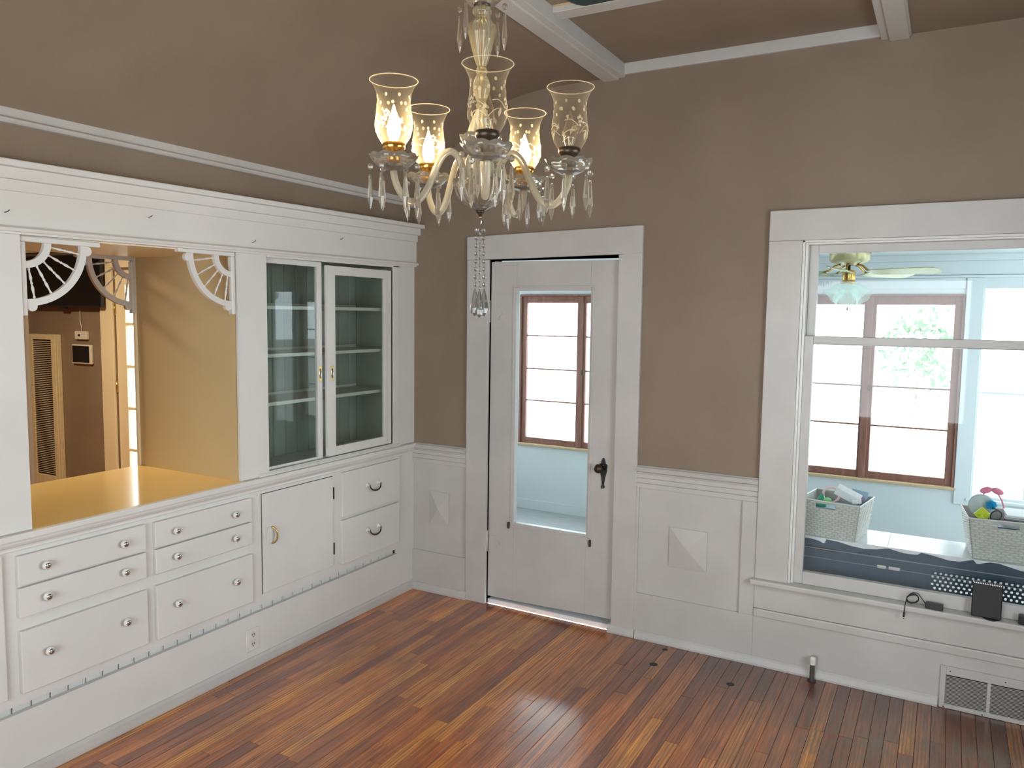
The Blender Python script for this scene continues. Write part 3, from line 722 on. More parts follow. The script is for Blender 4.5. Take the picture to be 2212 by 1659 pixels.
ep = MB().prism(esc, 'y', .001, .0075).build('escutcheon', 'black', dr, bevel=.0015)
kb = MB().lathe([(1e-4, -.062), (.014, -.060), (.024, -.051), (.026, -.042), (.021, -.030), (.010, -.022), (.009, 0)], (1.297, .004, .930), 24, M4=Matrix.Rotation(-PI/2, 4, 'X')).build('door_knob', 'bronze', ep, True)
kb.data.transform(Matrix.Translation((0, 0, 0)))
m = MB()
for z_ in (.82, .945): m.ball((1.310, .000, z_), .003)
m.build('screws', 'steel', ep, True)

# window
wn = thing('window_1', 'large double-hung window looking into the sunroom', 'window', kind='structure')
slab(wn, 'side_casing', [(2.166, .458), (2.325, .458), (2.168, 2.158), (2.325, 2.158)], .026)
slab(wn, 'side_casing', [(3.508, .458), (3.667, .458), (3.508, 2.158), (3.667, 2.158)], .026)
slab(wn, 'head_casing', [(2.168, 2.158), (3.667, 2.158), (2.169, 2.305), (3.667, 2.305)], .030)
m = MB().box(2.325, 2.337, -.016, .14, .456, 2.158).box(3.496, 3.508, -.016, .14, .456, 2.158).box(2.325, 3.508, -.016, .14, 2.147, 2.158)
m.box(2.337, 2.349, -.004, .14, .456, 2.147).box(3.484, 3.496, -.004, .14, .456, 2.147).box(2.349, 3.484, -.004, .14, 2.138, 2.147)
m.build('jamb_bead', 'white', wn, bevel=.002)
def frame_xz(x0, x1, y0, y1, z0, z1, l, r, b, tp):
    return MB().box(x0, x0+l, y0, y1, z0, z1).box(x1-r, x1, y0, y1, z0, z1).box(x0+l, x1-r, y0, y1, z0, z0+b).box(x0+l, x1-r, y0, y1, z1-tp, z1)
s1 = frame_xz(2.349, 3.484, .052, .088, 1.655, 2.140, .040, .040, .040, .040).build('upper_sash', 'trim', wn, bevel=.003)
MB().box(2.385, 3.45, .068, .072, 1.69, 2.105).build('glass_pane', 'pane', s1)
s2 = frame_xz(2.340, 3.493, .012, .048, .4565, 1.698, .050, .050, .064, .038).build('lower_sash', 'trim', wn, bevel=.003)
MB().box(2.385, 3.45, .028, .032, .515, 1.665).build('glass_pane', 'pane', s2)
sl = MB().box(2.148, 3.69, -.060, .0118, .430, .459).build('window_stool', 'trim', wn, bevel=.007)
MB().box(2.166, 3.67, -.024, -.0005, .302, .430).build('apron', 'trim', wn, bevel=.003)
MB().box(2.166, 3.67, -.030, -.0005, .258, .300).build('apron_moulding', 'trim', wn, bevel=.006)

# floor grille in the baseboard
gr = thing('air_grille', 'white return air grille with dark slots set into the baseboard', 'vent')
GX0, GX1 = 3.017, 3.56
m = MB().box(GX0, GX0+.022, -.030, -.0185, .001, .200).box(GX1-.022, GX1, -.030, -.0185, .001, .200).box(GX0+.022, GX1-.022, -.030, -.0185, .160, .200).box(GX0+.022, GX1-.022, -.030, -.0185, .001, .020)
for xm in (3.203, 3.385): m.box(xm, xm+.014, -.030, -.0185, .020, .160)
m.build('frame', 'trim', gr, bevel=.002)
MB().box(GX0+.01, GX1-.01, -.0205, -.0184, .01, .17).build('backing', 'grid', gr)
z = .022
while z < .158:
    m = MB(); xa, xb = GX0+.022, GX1-.022
    m.hexa([(xa, -.029, z), (xb, -.029, z), (xa, -.0215, z-.001), (xb, -.0215, z-.001), (xa, -.029, z+.0026), (xb, -.029, z+.0026), (xa, -.0215, z), (xb, -.0215, z)])
    m.build('slat', 'trim', gr); z += .0062
m = MB()
for (sx, sz) in ((3.055, .18), (3.19, .008), (3.035, .008), (3.27, .18)): m.lathe([(1e-4, -.002), (.003, -.0015), (.003, 0)], (sx, -.030, sz), 8, M4=Matrix.Rotation(PI/2, 4, 'X') @ Matrix.Scale(-1, 4, (0, 0, 1)))
m.build('screws', 'bronze', gr)
pp = thing('pipe_stub', 'short capped pipe standing up through the floor by the baseboard', 'pipe', loc=(2.468, -.062, 0))
MB().lathe([(.0115, 0), (.0115, .088)], (0, 0, 0), 16).build('pipe', 'galv', pp, True)
MB().lathe([(.015, .086), (.0155, .090), (.0155, .116), (.013, .124), (1e-4, .126)], (0, 0, 0), 16).build('cap', 'plasticwhite', pp, True)
MB().lathe([(.0115, 0), (.022, 0), (.020, .004), (.0115, .005)], (0, 0, 0), 16).build('floor_collar', 'grid', pp, True)

# ---- things on the stool
ad = thing('power_adapter', 'black power adapter brick with coiled cable on the window stool', 'adapter')
c_, s_ = math.cos(-.12), math.sin(-.12)
def rotb(m, cx, cy, a):
    ca, sa = math.cos(a), math.sin(a); m.v = [(cx+(p[0])*ca-(p[1])*sa, cy+p[0]*sa+p[1]*ca, p[2]) for p in m.v]; return m
rotb(MB().box(-.036, .036, -.016, .016, .4575, .486), 2.975, -.030, -.10).build('brick', 'black', ad, bevel=.004)
m = MB()
path = []
for i in range(90):
    a = 2*PI*i/18; r = .024+.003*math.sin(i*.7)
    path.append((2.885+r*math.cos(a), -.022+.004*math.sin(i*.3)-.006*math.sin(a), .487+r*.95*math.sin(a)+.002*math.sin(i*.5)))
m.tube(path, .0022, 6)
m.build('coiled_cable', 'black', ad, True)
MB().tube([(2.940, -.028, .475), (2.925, -.020, .490), (2.905, -.018, .515), (2.885, -.020, .516), (2.870, -.025, .505)], .0022, 6).build('cable_lead', 'black', ad, True)
MB().tube([(2.862, -.030, .495), (2.857, -.060, .470), (2.855, -.064, .440), (2.854, -.064, .425)], .0022, 6).build('cable_lead', 'black', ad, True)
m = MB().tube([(2.854, -.064, .428), (2.853, -.064, .408)], .0042, 8); m.build('plug', 'black', ad, True)
MB().tube([(2.853, -.064, .408), (2.853, -.064, .398)], .0030, 8).build('plug_tip', 'steel', ad, True)
bx = thing('router_box', 'slim black router box standing upright on the window stool', 'router')
rotb(MB().box(-.058, .058, -.014, .014, .462, .618), 3.178, -.030, -.05).build('housing', 'black', bx, bevel=.004)
m = MB()
for i in range(16): m.box(-.052+i*.0067, -.0485+i*.0067, -.0145, .0145, .614, .6195)
rotb(m, 3.178, -.030, -.05).build('top_vents', 'steel', bx)
MB().lathe([(1e-4, .008), (.030, .007), (.034, .003), (.034, 0), (1e-4, 0)], (3.198, -.026, .457), 24).build('round_foot', 'black', bx, True)
o = MB().box(3.300, 3.380, -.045, -.012, .4575, .500).build('black_case', 'black', bevel=.005)
tag(o, 'small black case on the window stool cut off by the right edge of the picture', 'case')

# ================================================================== SUNROOM
WY = 2.20
st(MB().box(-1.0, 4.6, .14, WY+.12, -.06, .004).build('floor', 'sunfloor'), 'grey washed board floor of the sunroom', 'floor')
def hole_list(): return [(-.43, .76, .612, 1.96), (1.86, 3.052, .612, 1.96), (3.168, 4.15, .57, 2.005)]
st(holes_wall(-1.0, 4.6, 0, 2.4, hole_list(), WY, WY+.10).build('wall_sunroom', 'sunblue'), 'pale blue sunroom wall with the wood framed windows', 'wall')
st(MB().box(-1.1, -1.0, .14, WY+.1, 0, 2.4).build('wall_sunroom_left', 'sunblue'), 'pale blue end wall of the sunroom on the left', 'wall')
st(MB().box(4.6, 4.7, .14, WY+.1, 0, 2.4).build('wall_sunroom_right', 'sunblue'), 'pale blue end wall of the sunroom on the right', 'wall')
st(MB().box(-1.0, 4.6, .1405, .146, 0, .45).build('wall_sunroom_near', 'sunblue'), 'pale blue back of the house wall below the window in the sunroom', 'wall')
sc_ = thing('ceiling', 'pale blue board ceiling of the sunroom', 'ceiling', kind='structure')
MB().box(-1.0, 4.6, .14, WY+.1, 2.245, 2.30).build('ceiling_backing', 'sundark', sc_)
y = .15
while y < WY-.02:
    y2 = min(y+.135, WY)
    MB().prism([(y+.002, 2.246), (y+.002, 2.236), (y+.006, 2.232), (y2-.006, 2.232), (y2-.002, 2.236), (y2-.002, 2.246)], 'x', -1.0, 4.6).build('board', 'sundark', sc_); y = y2
tr = thing('trim_14', 'pale blue frieze boards along the top of the sunroom wall', 'frieze', kind='structure')
for (z0, z1, dd) in ((2.190, 2.233, .045), (2.094, 2.190, .020), (2.075, 2.092, .035), (2.000, 2.074, .012)):
    MB().box(-1.0, 4.6 if z0 > 2.01 else 3.05, WY-dd, WY-.0005, z0, z1).build('frieze_board', 'sunblue', tr, bevel=.002)
MB().box(-1.0, 4.6, WY-.016, WY-.0005, .004, .095).build('base_board', 'sunblue', tr, bevel=.003)
st(MB().box(3.058, 3.160, WY-.022, WY-.0005, .50, 2.074).build('trim_15', 'sunblue', bevel=.003), 'pale blue post between the wood framed and the white sunroom windows', 'post')
def wood_window(name, x0, x1, lbl):
    t = thing(name, lbl, 'window', kind='structure')
    z0, z1 = .612, 1.96; xm = (x0+x1)/2
    m = MB().box(x0-.004, x0+.012, WY-.012, WY+.08, z0, z1).box(x1-.012, x1+.004, WY-.012, WY+.08, z0, z1).box(x0, x1, WY-.012, WY+.08, z1-.012, z1+.004)
    m.build('outer_frame', 'brownwood', t, bevel=.002)
    MB().box(x0-.03, x1+.015, WY-.030, WY+.02, z0-.018, z0+.002).build('sill', 'duct', t, bevel=.004)
    for a, b in ((x0+.012, xm-.001), (xm+.001, x1-.012)):
        s = frame_xz(a, b, WY+.01, WY+.045, z0+.003, z1-.012, .046, .036 if b < xm else .046, .052, .060).build('sash', 'brownwood', t, bevel=.003)
        A, B_ = a+.044, b-.034
        zz = [.665, 1.007, 1.296, 1.595, 1.888]
        for z_ in zz[1:-1]: MB().box(A, B_, WY+.018, WY+.036, z_-.0055, z_+.0055).build('muntin', 'brownwood', s)
        for i in range(4): MB().box(A, B_, WY+.025, WY+.028, zz[i], zz[i+1]).build('glass_pane', 'pane', s)
    MB().box(xm-.022, xm+.024, WY-.004, WY+.012, z0+.002, z1-.012).build('meeting_cover', 'brownwood', t, bevel=.004)
    n = 16; ring = [(xm+.030+.011*math.cos(2*PI*i/n), WY-.008, 1.285+.020*math.sin(2*PI*i/n)) for i in range(n)]
    MB().tube(ring, .0035, 6, closed=True).build('latch_ring', 'galv', t, True)
wood_window('window_2', 1.86, 3.052, 'red-brown wood casement window in the sunroom seen through the big window')
wood_window('window_3', -.43, .76, 'red-brown wood casement window in the sunroom seen through the door glass')
w4 = thing('window_4', 'white framed window in the sunroom cut off by the right edge of the picture', 'window', kind='structure')
frame_xz(3.150, 4.168, WY+.012, WY+.05, .55, 2.02, .020, .02, .022, .018).build('sash', 'sunblue', w4, bevel=.003)
MB().box(3.17, 4.15, WY+.02, WY+.04, 1.283, 1.296).build('muntin', 'sunblue', w4)
MB().box(3.468, 3.480, WY+.02, WY+.04, .57, 2.0).build('muntin', 'sunblue', w4)
for (a, b) in ((.57, 1.283), (1.296, 2.0)):
    for (c, d_) in ((3.17, 3.468), (3.48, 4.15)): MB().box(c, d_, WY+.028, WY+.031, a, b).build('glass_pane', 'pane', w4)
MB().box(3.13, 4.18, WY-.03, WY+.012, .530, .552).build('sill', 'sunblue', w4, bevel=.004)

# ---- ceiling fan
fx, fy = 2.42, 1.10
cf = thing('ceiling_fan', 'brass ceiling fan with pale blades and frosted tulip lights in the sunroom', 'fan', loc=(fx, fy, 0))
MB().lathe([(.05, 2.232), (.108, 2.225), (.114, 2.215), (.114, 2.135), (.100, 2.122), (.045, 2.112), (.03, 2.105)], (0, 0, 0), 36).build('motor_housing', 'palebrass', cf, True)
m = MB()
for i in range(48):
    a = 2*PI*i/48; c, s = math.cos(a), math.sin(a)
    m.tube([(.1145*c, .1145*s, 2.172), (.1145*math.cos(a+.06), .1145*math.sin(a+.06), 2.215)], .0028, 4)
m.build('knurled_band', 'brass', cf)
for az in (-20, 52, 124, 196, 268):
    a = math.radians(az); R3 = Matrix.Rotation(a, 4, 'Z')
    arm = MB().tube([(.05, 0, 2.108), (.085, 0, 2.098), (.11, 0, 2.074), (.15, 0, 2.062)], .007, 8)
    arm.v = [tuple(R3 @ Vector(p)) for p in arm.v]; ao = arm.build('blade_iron', 'brass', cf, True)
    pl = [(.13, -.035), (.16, -.048), (.30, -.055), (.46, -.060), (.50, -.050), (.515, -.025), (.515, .025), (.50, .050), (.46, .060), (.30, .055), (.16, .048), (.13, .035)]
    bl = MB().prism(pl, 'z', -.003, .003); Tm = R3 @ Matrix.Translation((0, 0, 2.060)) @ Matrix.Rotation(math.radians(-14), 4, 'X')
    bl.v = [tuple(Tm @ Vector(p)) for p in bl.v]; bl.build('blade', 'bladegreen', cf, bevel=.001)
MB().lathe([(.008, 2.11), (.008, 2.078), (.036, 2.074), (.037, 2.070), (.037, 2.020), (.034, 2.012), (.045, 2.006), (.045, 1.998), (1e-4, 1.985)], (0, 0, 0), 24).build('light_hub', 'brass', cf, True)
for az in (268, 345, 90, 190):
    a = math.radians(az); d_ = Vector((math.cos(a)*.78, math.sin(a)*.78, -.72)).normalized()
    q = Vector((0, 0, 1)).rotation_difference(d_).to_matrix().to_4x4(); b0 = Vector((0, 0, 2.005))+d_*.030
    MB().lathe([(.018, 0), (.022, .004), (.036, .022), (.042, .045), (.040, .070), (.047, .090), (.060, .104)], tuple(b0), 30, scallop=[0, 0, 0, 0, 0, .003, .010], fn=6, M4=q).build('tulip_shade', 'frost', cf, True)
MB().tube([(0, 0, 1.99), (0, 0, 1.855)], .0012, 5).build('pull_chain', 'brass', cf)
MB().lathe([(1e-4, 1.832), (.006, 1.836), (.004, 1.852), (1e-4, 1.857)], (0, 0, 0), 10).build('pull_bob', 'bronze', cf, True)

# ---- desk behind the window
dk = thing('desk', 'dark slate desk back with scalloped white marble top under the window', 'desk')
DY = .20; DZ = .655
prof = [(2.05, .640), (2.20, .655), (2.361, .648), (2.40, .648), (2.439, .641), (2.456, .632), (2.466, .634), (2.472, .655), (2.53, .650), (2.594, .638), (2.65, .633), (2.711, .640), (2.745, .650), (2.763, .652), (2.80, .645), (2.83, .640), (2.872, .640), (2.890, .642), (2.906, .655), (2.96, .648), (3.025, .636), (3.07, .638), (3.10, .648), (3.125, .656), (3.138, .640), (3.15, .640), (3.18, .652), (3.213, .659), (3.26, .648), (3.315, .636), (3.35, .634), (3.375, .642), (3.39, .655), (3.6, .65)]
m = MB().box(2.05, 3.60, DY+.006, DY+.30, DZ-.006, DZ)
m.build('desk_top', 'marble', dk, bevel=.002)
m = MB()
for i in range(len(prof)-1):
    (xa, za), (xb, zb) = prof[i], prof[i+1]
    m.hexa([(xa, DY, za-.004), (xb, DY, zb-.004), (xa, DY+.008, za-.004), (xb, DY+.008, zb-.004), (xa, DY, DZ), (xb, DY, DZ), (xa, DY+.008, DZ), (xb, DY+.008, DZ)])
m.build('scalloped_edge', 'marble', dk)
m = MB(); m.box(2.05, 2.955, DY+.010, DY+.022, .10, DZ-.006).box(2.955, 3.45, DY+.010, DY+.022, .567, DZ-.006).box(3.45, 3.60, DY+.010, DY+.022, .10, DZ-.006).box(2.955, 3.45, DY+.010, DY+.022, .10, .382)
m.build('back_panel', 'slate', dk)
# perforated area: ligament mesh with round holes
m = MB(); cw, ch = .0225, .0185; nx, nz = 22, 10; n0 = 10
for jx in range(nx):
    for jz in range(nz):
        cx = 2.955+cw*(jx+.5); cz = .382+ch*(jz+.5)
        off = .25*cw*(1 if jz % 2 else -1); r = .0062
        base = len(m.v); outer = []; inner = []
        for q in range(8):
            a = 2*PI*q/8+PI/8
            ox_ = max(-1, min(1, 1.2*math.cos(a)))*cw/2*1.0; oz_ = max(-1, min(1, 1.2*math.sin(a)))*ch/2
            outer.append((cx+(cw/2 if ox_ > cw*.3 else (-cw/2 if ox_ < -cw*.3 else ox_)), DY+.010, cz+(ch/2 if oz_ > ch*.3 else (-ch/2 if oz_ < -ch*.3 else oz_))))
            inner.append((cx+off+r*math.cos(a), DY+.010, cz+r*math.sin(a)))
        # square outer ring in 8 points
        outer = []
        for q in range(8):
            a = 2*PI*q/8+PI/8; ca, sa = math.cos(a), math.sin(a); s = 1/max(abs(ca), abs(sa))
            outer.append((cx+ca*s*cw/2, DY+.010, cz+sa*s*ch/2))
        m.v += outer+inner
        for q in range(8): m.f.append((base+q, base+(q+1) % 8, base+8+(q+1) % 8, base+8+q))
        # corners
        for (sx, sz, q0, q1) in ((1, 1, 0, 1), (-1, 1, 2, 3), (-1, -1, 4, 5), (1, -1, 6, 7)):
            b2 = len(m.v); m.v.append((cx+sx*cw/2, DY+.010, cz+sz*ch/2)); m.f.append((base+q0, b2, base+q1))
o = m.build('perforated_panel', 'slate_dark', dk)
sd = o.modifiers.new('thick', 'SOLIDIFY'); sd.thickness = .004
MB().box(2.05, 3.60, DY+.004, DY+.010, .594, .5975).build('panel_seam', 'vein', dk)
MB().box(2.05, 3.60, DY+.005, DY+.0105, .545, .547).build('panel_seam', 'vein', dk)
MB().prism([(2.30, .607), (2.50, .601), (2.545, .598), (2.53, .589), (2.50, .587), (2.30, .592)], 'y', DY+.006, DY+.011).build('panel_slot', 'black', dk)
for (a, b) in ((2.714, 2.755), (2.766, 2.818)): MB().box(a, b, DY+.005, DY+.011, .540, .556).build('lit_slot_plate', 'plasticwhite', dk, bevel=.004)  # pale plates painted in place of cut slots with light through
MB().box(2.62, 2.68, DY+.004, DY+.010, .600, .606).build('cable_clip', 'slate_dark', dk)
MB().box(2.755, 2.758, DY+.012, DY+.30, DZ-.0005, DZ+.0008).build('top_seam', 'vein', dk)
for lx in (2.07, 3.56): MB().box(lx, lx+.03, DY+.024, DY+.29, .005, DZ-.006).build('desk_side', 'slate', dk)

def basket(label, x0, x1, y0, y1, z0, h, flare, hole, pivot, rz):
    t = thing('woven_basket', label, 'basket', 'white woven storage baskets on the desk', loc=(pivot, y0, z0))
    t.rotation_euler = (0, 0, rz)
    x0 -= pivot; x1 -= pivot; y1 -= y0; y0 = 0.0; z0 = 0.0
    X0, X1, Y0_, Y1_ = x0-flare, x1+flare, y0-flare, y1+flare; zt = z0+h
    def lerp(u, v, side, off=0):   # u along, v height 0..1
        if side == 'f': a = x0+(x1-x0)*u; b = X0+(X1-X0)*u; return (a+(b-a)*v, y0-flare*v-off, z0+h*v)
        if side == 'b': a = x0+(x1-x0)*u; b = X0+(X1-X0)*u; return (a+(b-a)*v, y1+flare*v+off, z0+h*v)
        if side == 'l': a = y0+(y1-y0)*u; b = Y0_+(Y1_-Y0_)*u; return (x0-flare*v-off, a+(b-a)*v, z0+h*v)
        a = y0+(y1-y0)*u; b = Y0_+(Y1_-Y0_)*u; return (x1+flare*v+off, a+(b-a)*v, z0+h*v)
    hu0, hu1, hv0, hv1 = hole
    for side in 'fblr':
        m = MB()
        def quadbox(u0, u1, v0, v1, o0, o1):
            m.hexa([lerp(u0, v0, side, o0), lerp(u1, v0, side, o0), lerp(u0, v0, side, o1), lerp(u1, v0, side, o1), lerp(u0, v1, side, o0), lerp(u1, v1, side, o0), lerp(u0, v1, side, o1), lerp(u1, v1, side, o1)])
        if side == 'f':
            for (u0, u1, v0, v1) in ((0, 1, 0, hv0), (0, hu0, hv0, hv1), (hu1, 1, hv0, hv1), (0, 1, hv1, 1)): quadbox(u0, u1, v0, v1, -.003, 0)
        else: quadbox(0, 1, 0, 1, -.003, 0)
        m.build('side_wall', 'weavegap', t)
        m = MB(); rows_, cols = 16, 9
        for r_ in range(rows_):
            for c in range(cols+1):
                u0 = (c-(.5 if r_ % 2 else 0))/cols+.012; u1 = u0+1/cols-.024; u0 = max(.01, u0); u1 = min(.99, u1)
                if u1-u0 < .02: continue
                v0 = r_/rows_*.97+.006; v1 = v0+.048
                if side == 'f' and u1 > hu0 and u0 < hu1 and v1 > hv0 and v0 < hv1: continue
                um = (u0+u1)/2
                n = len(m.v)
                m.v += [lerp(u0, v0, side, 0), lerp(u1, v0, side, 0), lerp(u1, v1, side, 0), lerp(u0, v1, side, 0), lerp(u0+.02, v0+.01, side, .004), lerp(u1-.02, v0+.01, side, .004), lerp(u1-.02, v1-.01, side, .004), lerp(u0+.02, v1-.01, side, .004)]
                m.f += [(n, n+1, n+5, n+4), (n+1, n+2, n+6, n+5), (n+2, n+3, n+7, n+6), (n+3, n, n+4, n+7), (n+4, n+5, n+6, n+7)]
        o = m.build('weave', 'wovenwhite', t); o['kind'] = 'stuff'
    MB().box(x0, x1, y0, y1, z0+.001, z0+.006).build('bottom', 'wovenwhite', t)
    MB().tube([(X0, Y0_, zt), (X1, Y0_, zt), (X1, Y1_, zt), (X0, Y1_, zt)], .004, 6, closed=True).build('rim', 'wovenwhite', t)
    return t
basket('white woven basket of toys on the left end of the desk', 2.352, 2.606, .200, .440, DZ, .190, .022, (.27, .60, .80, .93), 2.606, -.16)
basket('white woven basket of toys and papers on the right of the desk', 3.122, 3.42, .22, .44, DZ, .198, .030, (.33, .58, .82, .94), 3.122, .10)
# basket fillings (one base layer each)
tag(MB().box(2.385, 2.605, .255, .430, .664, .800).build('cloth_pile', 'bluecard'), 'blue-grey folded cloth filling the left basket below the toys', 'cloth')
tag(MB().box(3.130, 3.40, .265, .44, .664, .810).build('cloth_pile', 'slate'), 'dark blue cloth filling the right basket below the toys', 'cloth')
tag(MB().lathe([(1e-4, .062), (.006, .060), (.020, .030), (.033, 0), (1e-4, 0)], (2.420, .30, .805), 14, M4=Matrix.Rotation(.2, 4, 'Y')).build('toy_cone', 'green', smooth=True), 'dark green toy cone in the left basket', 'toy')
tag(MB().ball((2.462, .262, .836), .020, 16, 10).build('toy_ball', 'lime', smooth=True), 'light green ball in the left basket', 'ball')
tb = thing('toy_headband', 'pale pink hoop with a pink tip standing in the left basket', 'toy')
n = 22; MB().tube([(2.472+.040*math.cos(2*PI*i/n), .31+.010*math.sin(2*PI*i/n), .862+.038*math.sin(2*PI*i/n)) for i in range(n)], .006, 8, closed=True).build('hoop', 'palepink', tb, True)
MB().lathe([(1e-4, 0), (.010, .006), (.012, .02), (1e-4, .034)], (2.508, .31, .890), 12, M4=Matrix.Rotation(.5, 4, 'Y')).build('tip', 'pink', tb, True)
bxx = MB().box(-.062, .062, -.020, .020, -.024, .024); R = Matrix.Translation((2.555, .30, .876)) @ Matrix.Rotation(.42, 4, 'Y') @ Matrix.Rotation(.5, 4, 'X')
bxx.v = [tuple(R @ Vector(p)) for p in bxx.v]; tag(bxx.build('paper_box', 'paper', bevel=.002), 'white flat box tilted on top of the left basket', 'box')
pc = thing('picture_card', 'blue-grey picture card with pink round marks in the left basket', 'card')
R = Matrix.Translation((2.600, .385, .850)) @ Matrix.Rotation(.15, 4, 'Y') @ Matrix.Rotation(-.25, 4, 'X')
m = MB().box(-.040, .040, -.0015, .0015, -.036, .036); m.v = [tuple(R @ Vector(p)) for p in m.v]; m.build('card', 'bluecard', pc)
m = MB()
for sx in (.002, .022): m.tube([tuple(R @ Vector((sx+.008*math.cos(2*PI*i/12), -.003, -.004+.008*math.sin(2*PI*i/12)))) for i in range(12)], .002, 5, closed=True)
m.build('pink_rings', 'pink', pc)
m = MB().box(-.022, .022, -.012, .012, -.012, .012); R = Matrix.Translation((2.598, .285, .848)) @ Matrix.Rotation(-.1, 4, 'Y'); m.v = [tuple(R @ Vector(p)) for p in m.v]
tag(m.build('small_box', 'paper', bevel=.002), 'small white and blue box by the rim of the left basket', 'box')
# right basket
dd = thing('round_toy', 'pale grey round toy disc leaning in the right basket', 'toy')
R = Matrix.Translation((3.148, .33, .890)) @ Matrix.Rotation(.35, 4, 'Y') @ Matrix.Rotation(PI/2-.2, 4, 'X')
MB().lathe([(1e-4, .006), (.052, .006), (.056, .003), (.056, -.003), (.052, -.006), (1e-4, -.006)], (0, 0, 0), 28, M4=R).build('disc', 'greydisc', dd, False)
bw = thing('pink_bow', 'pink bow on a hair band at the back of the right basket', 'bow')
for s in (-1, 1):
    R = Matrix.Translation((3.190+s*.024, .40, .955)) @ Matrix.Rotation(s*.35, 4, 'Y') @ Matrix.Diagonal((1.4, .6, .8, 1))
    MB().lathe([(.0201*math.sin(PI*j/8)+1e-5, -.020*math.cos(PI*j/8)) for j in range(9)], (0, 0, 0), 14, M4=R).build('loop', 'pink', bw, True)
MB().tube([(3.190+.062*math.cos(PI*i/12), .40+.012*math.sin(PI*i/12), .818+.135*math.sin(PI*i/12)) for i in range(13)], .004, 6).build('band', 'pink', bw, True)
m = MB(); random.seed(3)
for i in range(260):
    u, v = random.uniform(0, 2*PI), math.acos(random.uniform(-1, 1)); d_ = Vector((math.sin(v)*math.cos(u), math.sin(v)*math.sin(u), math.cos(v)))
    c = Vector((3.186, .30, .905)); m.tube([tuple(c+d_*.008), tuple(c+d_*random.uniform(.020, .027))], [.003, .0008], 4)
tag(m.build('pompom', 'skyblue'), 'bright blue fluffy pompom in the right basket', 'pompom')
m = MB().box(-.026, .026, -.010, .010, -.026, .026); R = Matrix.Translation((3.150, .235, .868)) @ Matrix.Rotation(.75, 4, 'Y'); m.v = [tuple(R @ Vector(p)) for p in m.v]
yb = thing('toy_block', 'lime-yellow toy block leaning at the front of the right basket', 'toy'); m.build('block', 'yellowgreen', yb, bevel=.003)
for (a, b) in ((.012, .010), (-.012, -.008)):
    p = R @ Vector((a, -.012, b)); MB().lathe([(1e-4, -.006), (.009, -.005), (.009, .004)], tuple(p), 14, M4=Matrix.Rotation(-PI/2, 4, 'X')).build('stud', 'yellowgreen', yb, True)
gs = thing('toy_glasses', 'black framed glasses at the front of the right basket', 'glasses')
ring = [(3.205+.022*math.cos(2*PI*i/16)+.005*math.sin(2*PI*i/16), .225, .872+.024*math.sin(2*PI*i/16)) for i in range(16)]
MB().tube(ring, .003, 6, closed=True).build('rim', 'black', gs, True)
m = MB(); m.v = [(3.205, .225, .872)]+ring; m.f = [(0, 1+i, 1+(i+1) % 16) for i in range(16)]; m.build('lens', 'pane', gs)
MB().tube([(3.215, .226, .896), (3.20, .27, .895), (3.17, .33, .885)], .003, 6).build('temple', 'black', gs, True)
m = MB()
pp_ = thing('paper_stack', 'stack of white papers lying across the right basket', 'papers')
for i in range(5):
    a = .03*i-.06; MB2 = rotb(MB().box(-.11, .11, -.085, .085, .856+i*.004, .859+i*.004), 3.355, .34, a); MB2.build('sheet', 'paper' if i != 1 else 'bluecard', pp_)

# ================================================================== OUTSIDE
st(MB().box(-40, 40, 2.40, 60, -.35, -.30).build('ground', 'ground'), 'bright pale ground outside the sunroom', 'ground')
st(MB().box(-12, -1.1, .20, 2.40, -.35, -.30).build('ground', 'ground'), 'bright pale ground outside the french door', 'ground')
def tree(cx, cy, zc, rad, n, label, seed, leafs=.06):
    random.seed(seed)
    t = thing('tree', label, 'tree', loc=(cx, cy, -.30))
    zc += .30
    MB().tube([(0, 0, 0), (.02, .03, .4), (-.03, 0, 1.0), (.02, 0, zc)], [.012, .011, .009, .005], 8).build('trunk', 'bark', t, True)
    m = MB(); b = MB()
    for i in range(n):
        u = random.uniform(0, 2*PI); v = math.acos(random.uniform(-1, 1)); r = rad*random.uniform(.3, 1)
        c = Vector((r*math.sin(v)*math.cos(u), r*math.sin(v)*math.sin(u), zc+r*1.35*math.cos(v)))
        if i % 6 == 0: b.tube([(0, 0, max(.6, c.z-.5)), tuple(c)], [.008, .003], 4)
        for k in range(5):
            p = c+Vector((random.gauss(0, .05), random.gauss(0, .05), random.gauss(0, .05))); d1 = Vector((random.gauss(0, 1), random.gauss(0, 1), random.gauss(0, 1))).normalized(); d2 = d1.cross(Vector((random.random(), .3, random.random()))).normalized()
            s = leafs*random.uniform(.5, 1); q = len(m.v)
            m.v += [tuple(p-d1*s), tuple(p+d2*s*.35), tuple(p+d1*s), tuple(p-d2*s*.35)]; m.f.append((q, q+1, q+2, q+3))
    b.build('branches', 'bark', t); o = m.build('foliage', 'leaf', t); o['kind'] = 'stuff'
tree(2.72, 4.7, 1.52, .36, 85, 'green leafy young tree outside the sunroom behind the big window', 5)
tree(-1.0, 6.0, 1.95, .35, 14, 'pale thin tree outside the sunroom seen through the door glass', 9, .05)

# ================================================================== CHANDELIER
CX, CY = 1.892, -2.286
ch = thing('chandelier', 'five-arm crystal chandelier with clear hurricane shades, three bulbs lit', 'chandelier', loc=(CX, CY, 0))
FWD = Vector((-.487, .873, 0)); RGT = Vector((.873, .487, 0))
def dirv(deg): a = math.radians(deg); return (-FWD*math.cos(a)+RGT*math.sin(a)).normalized()
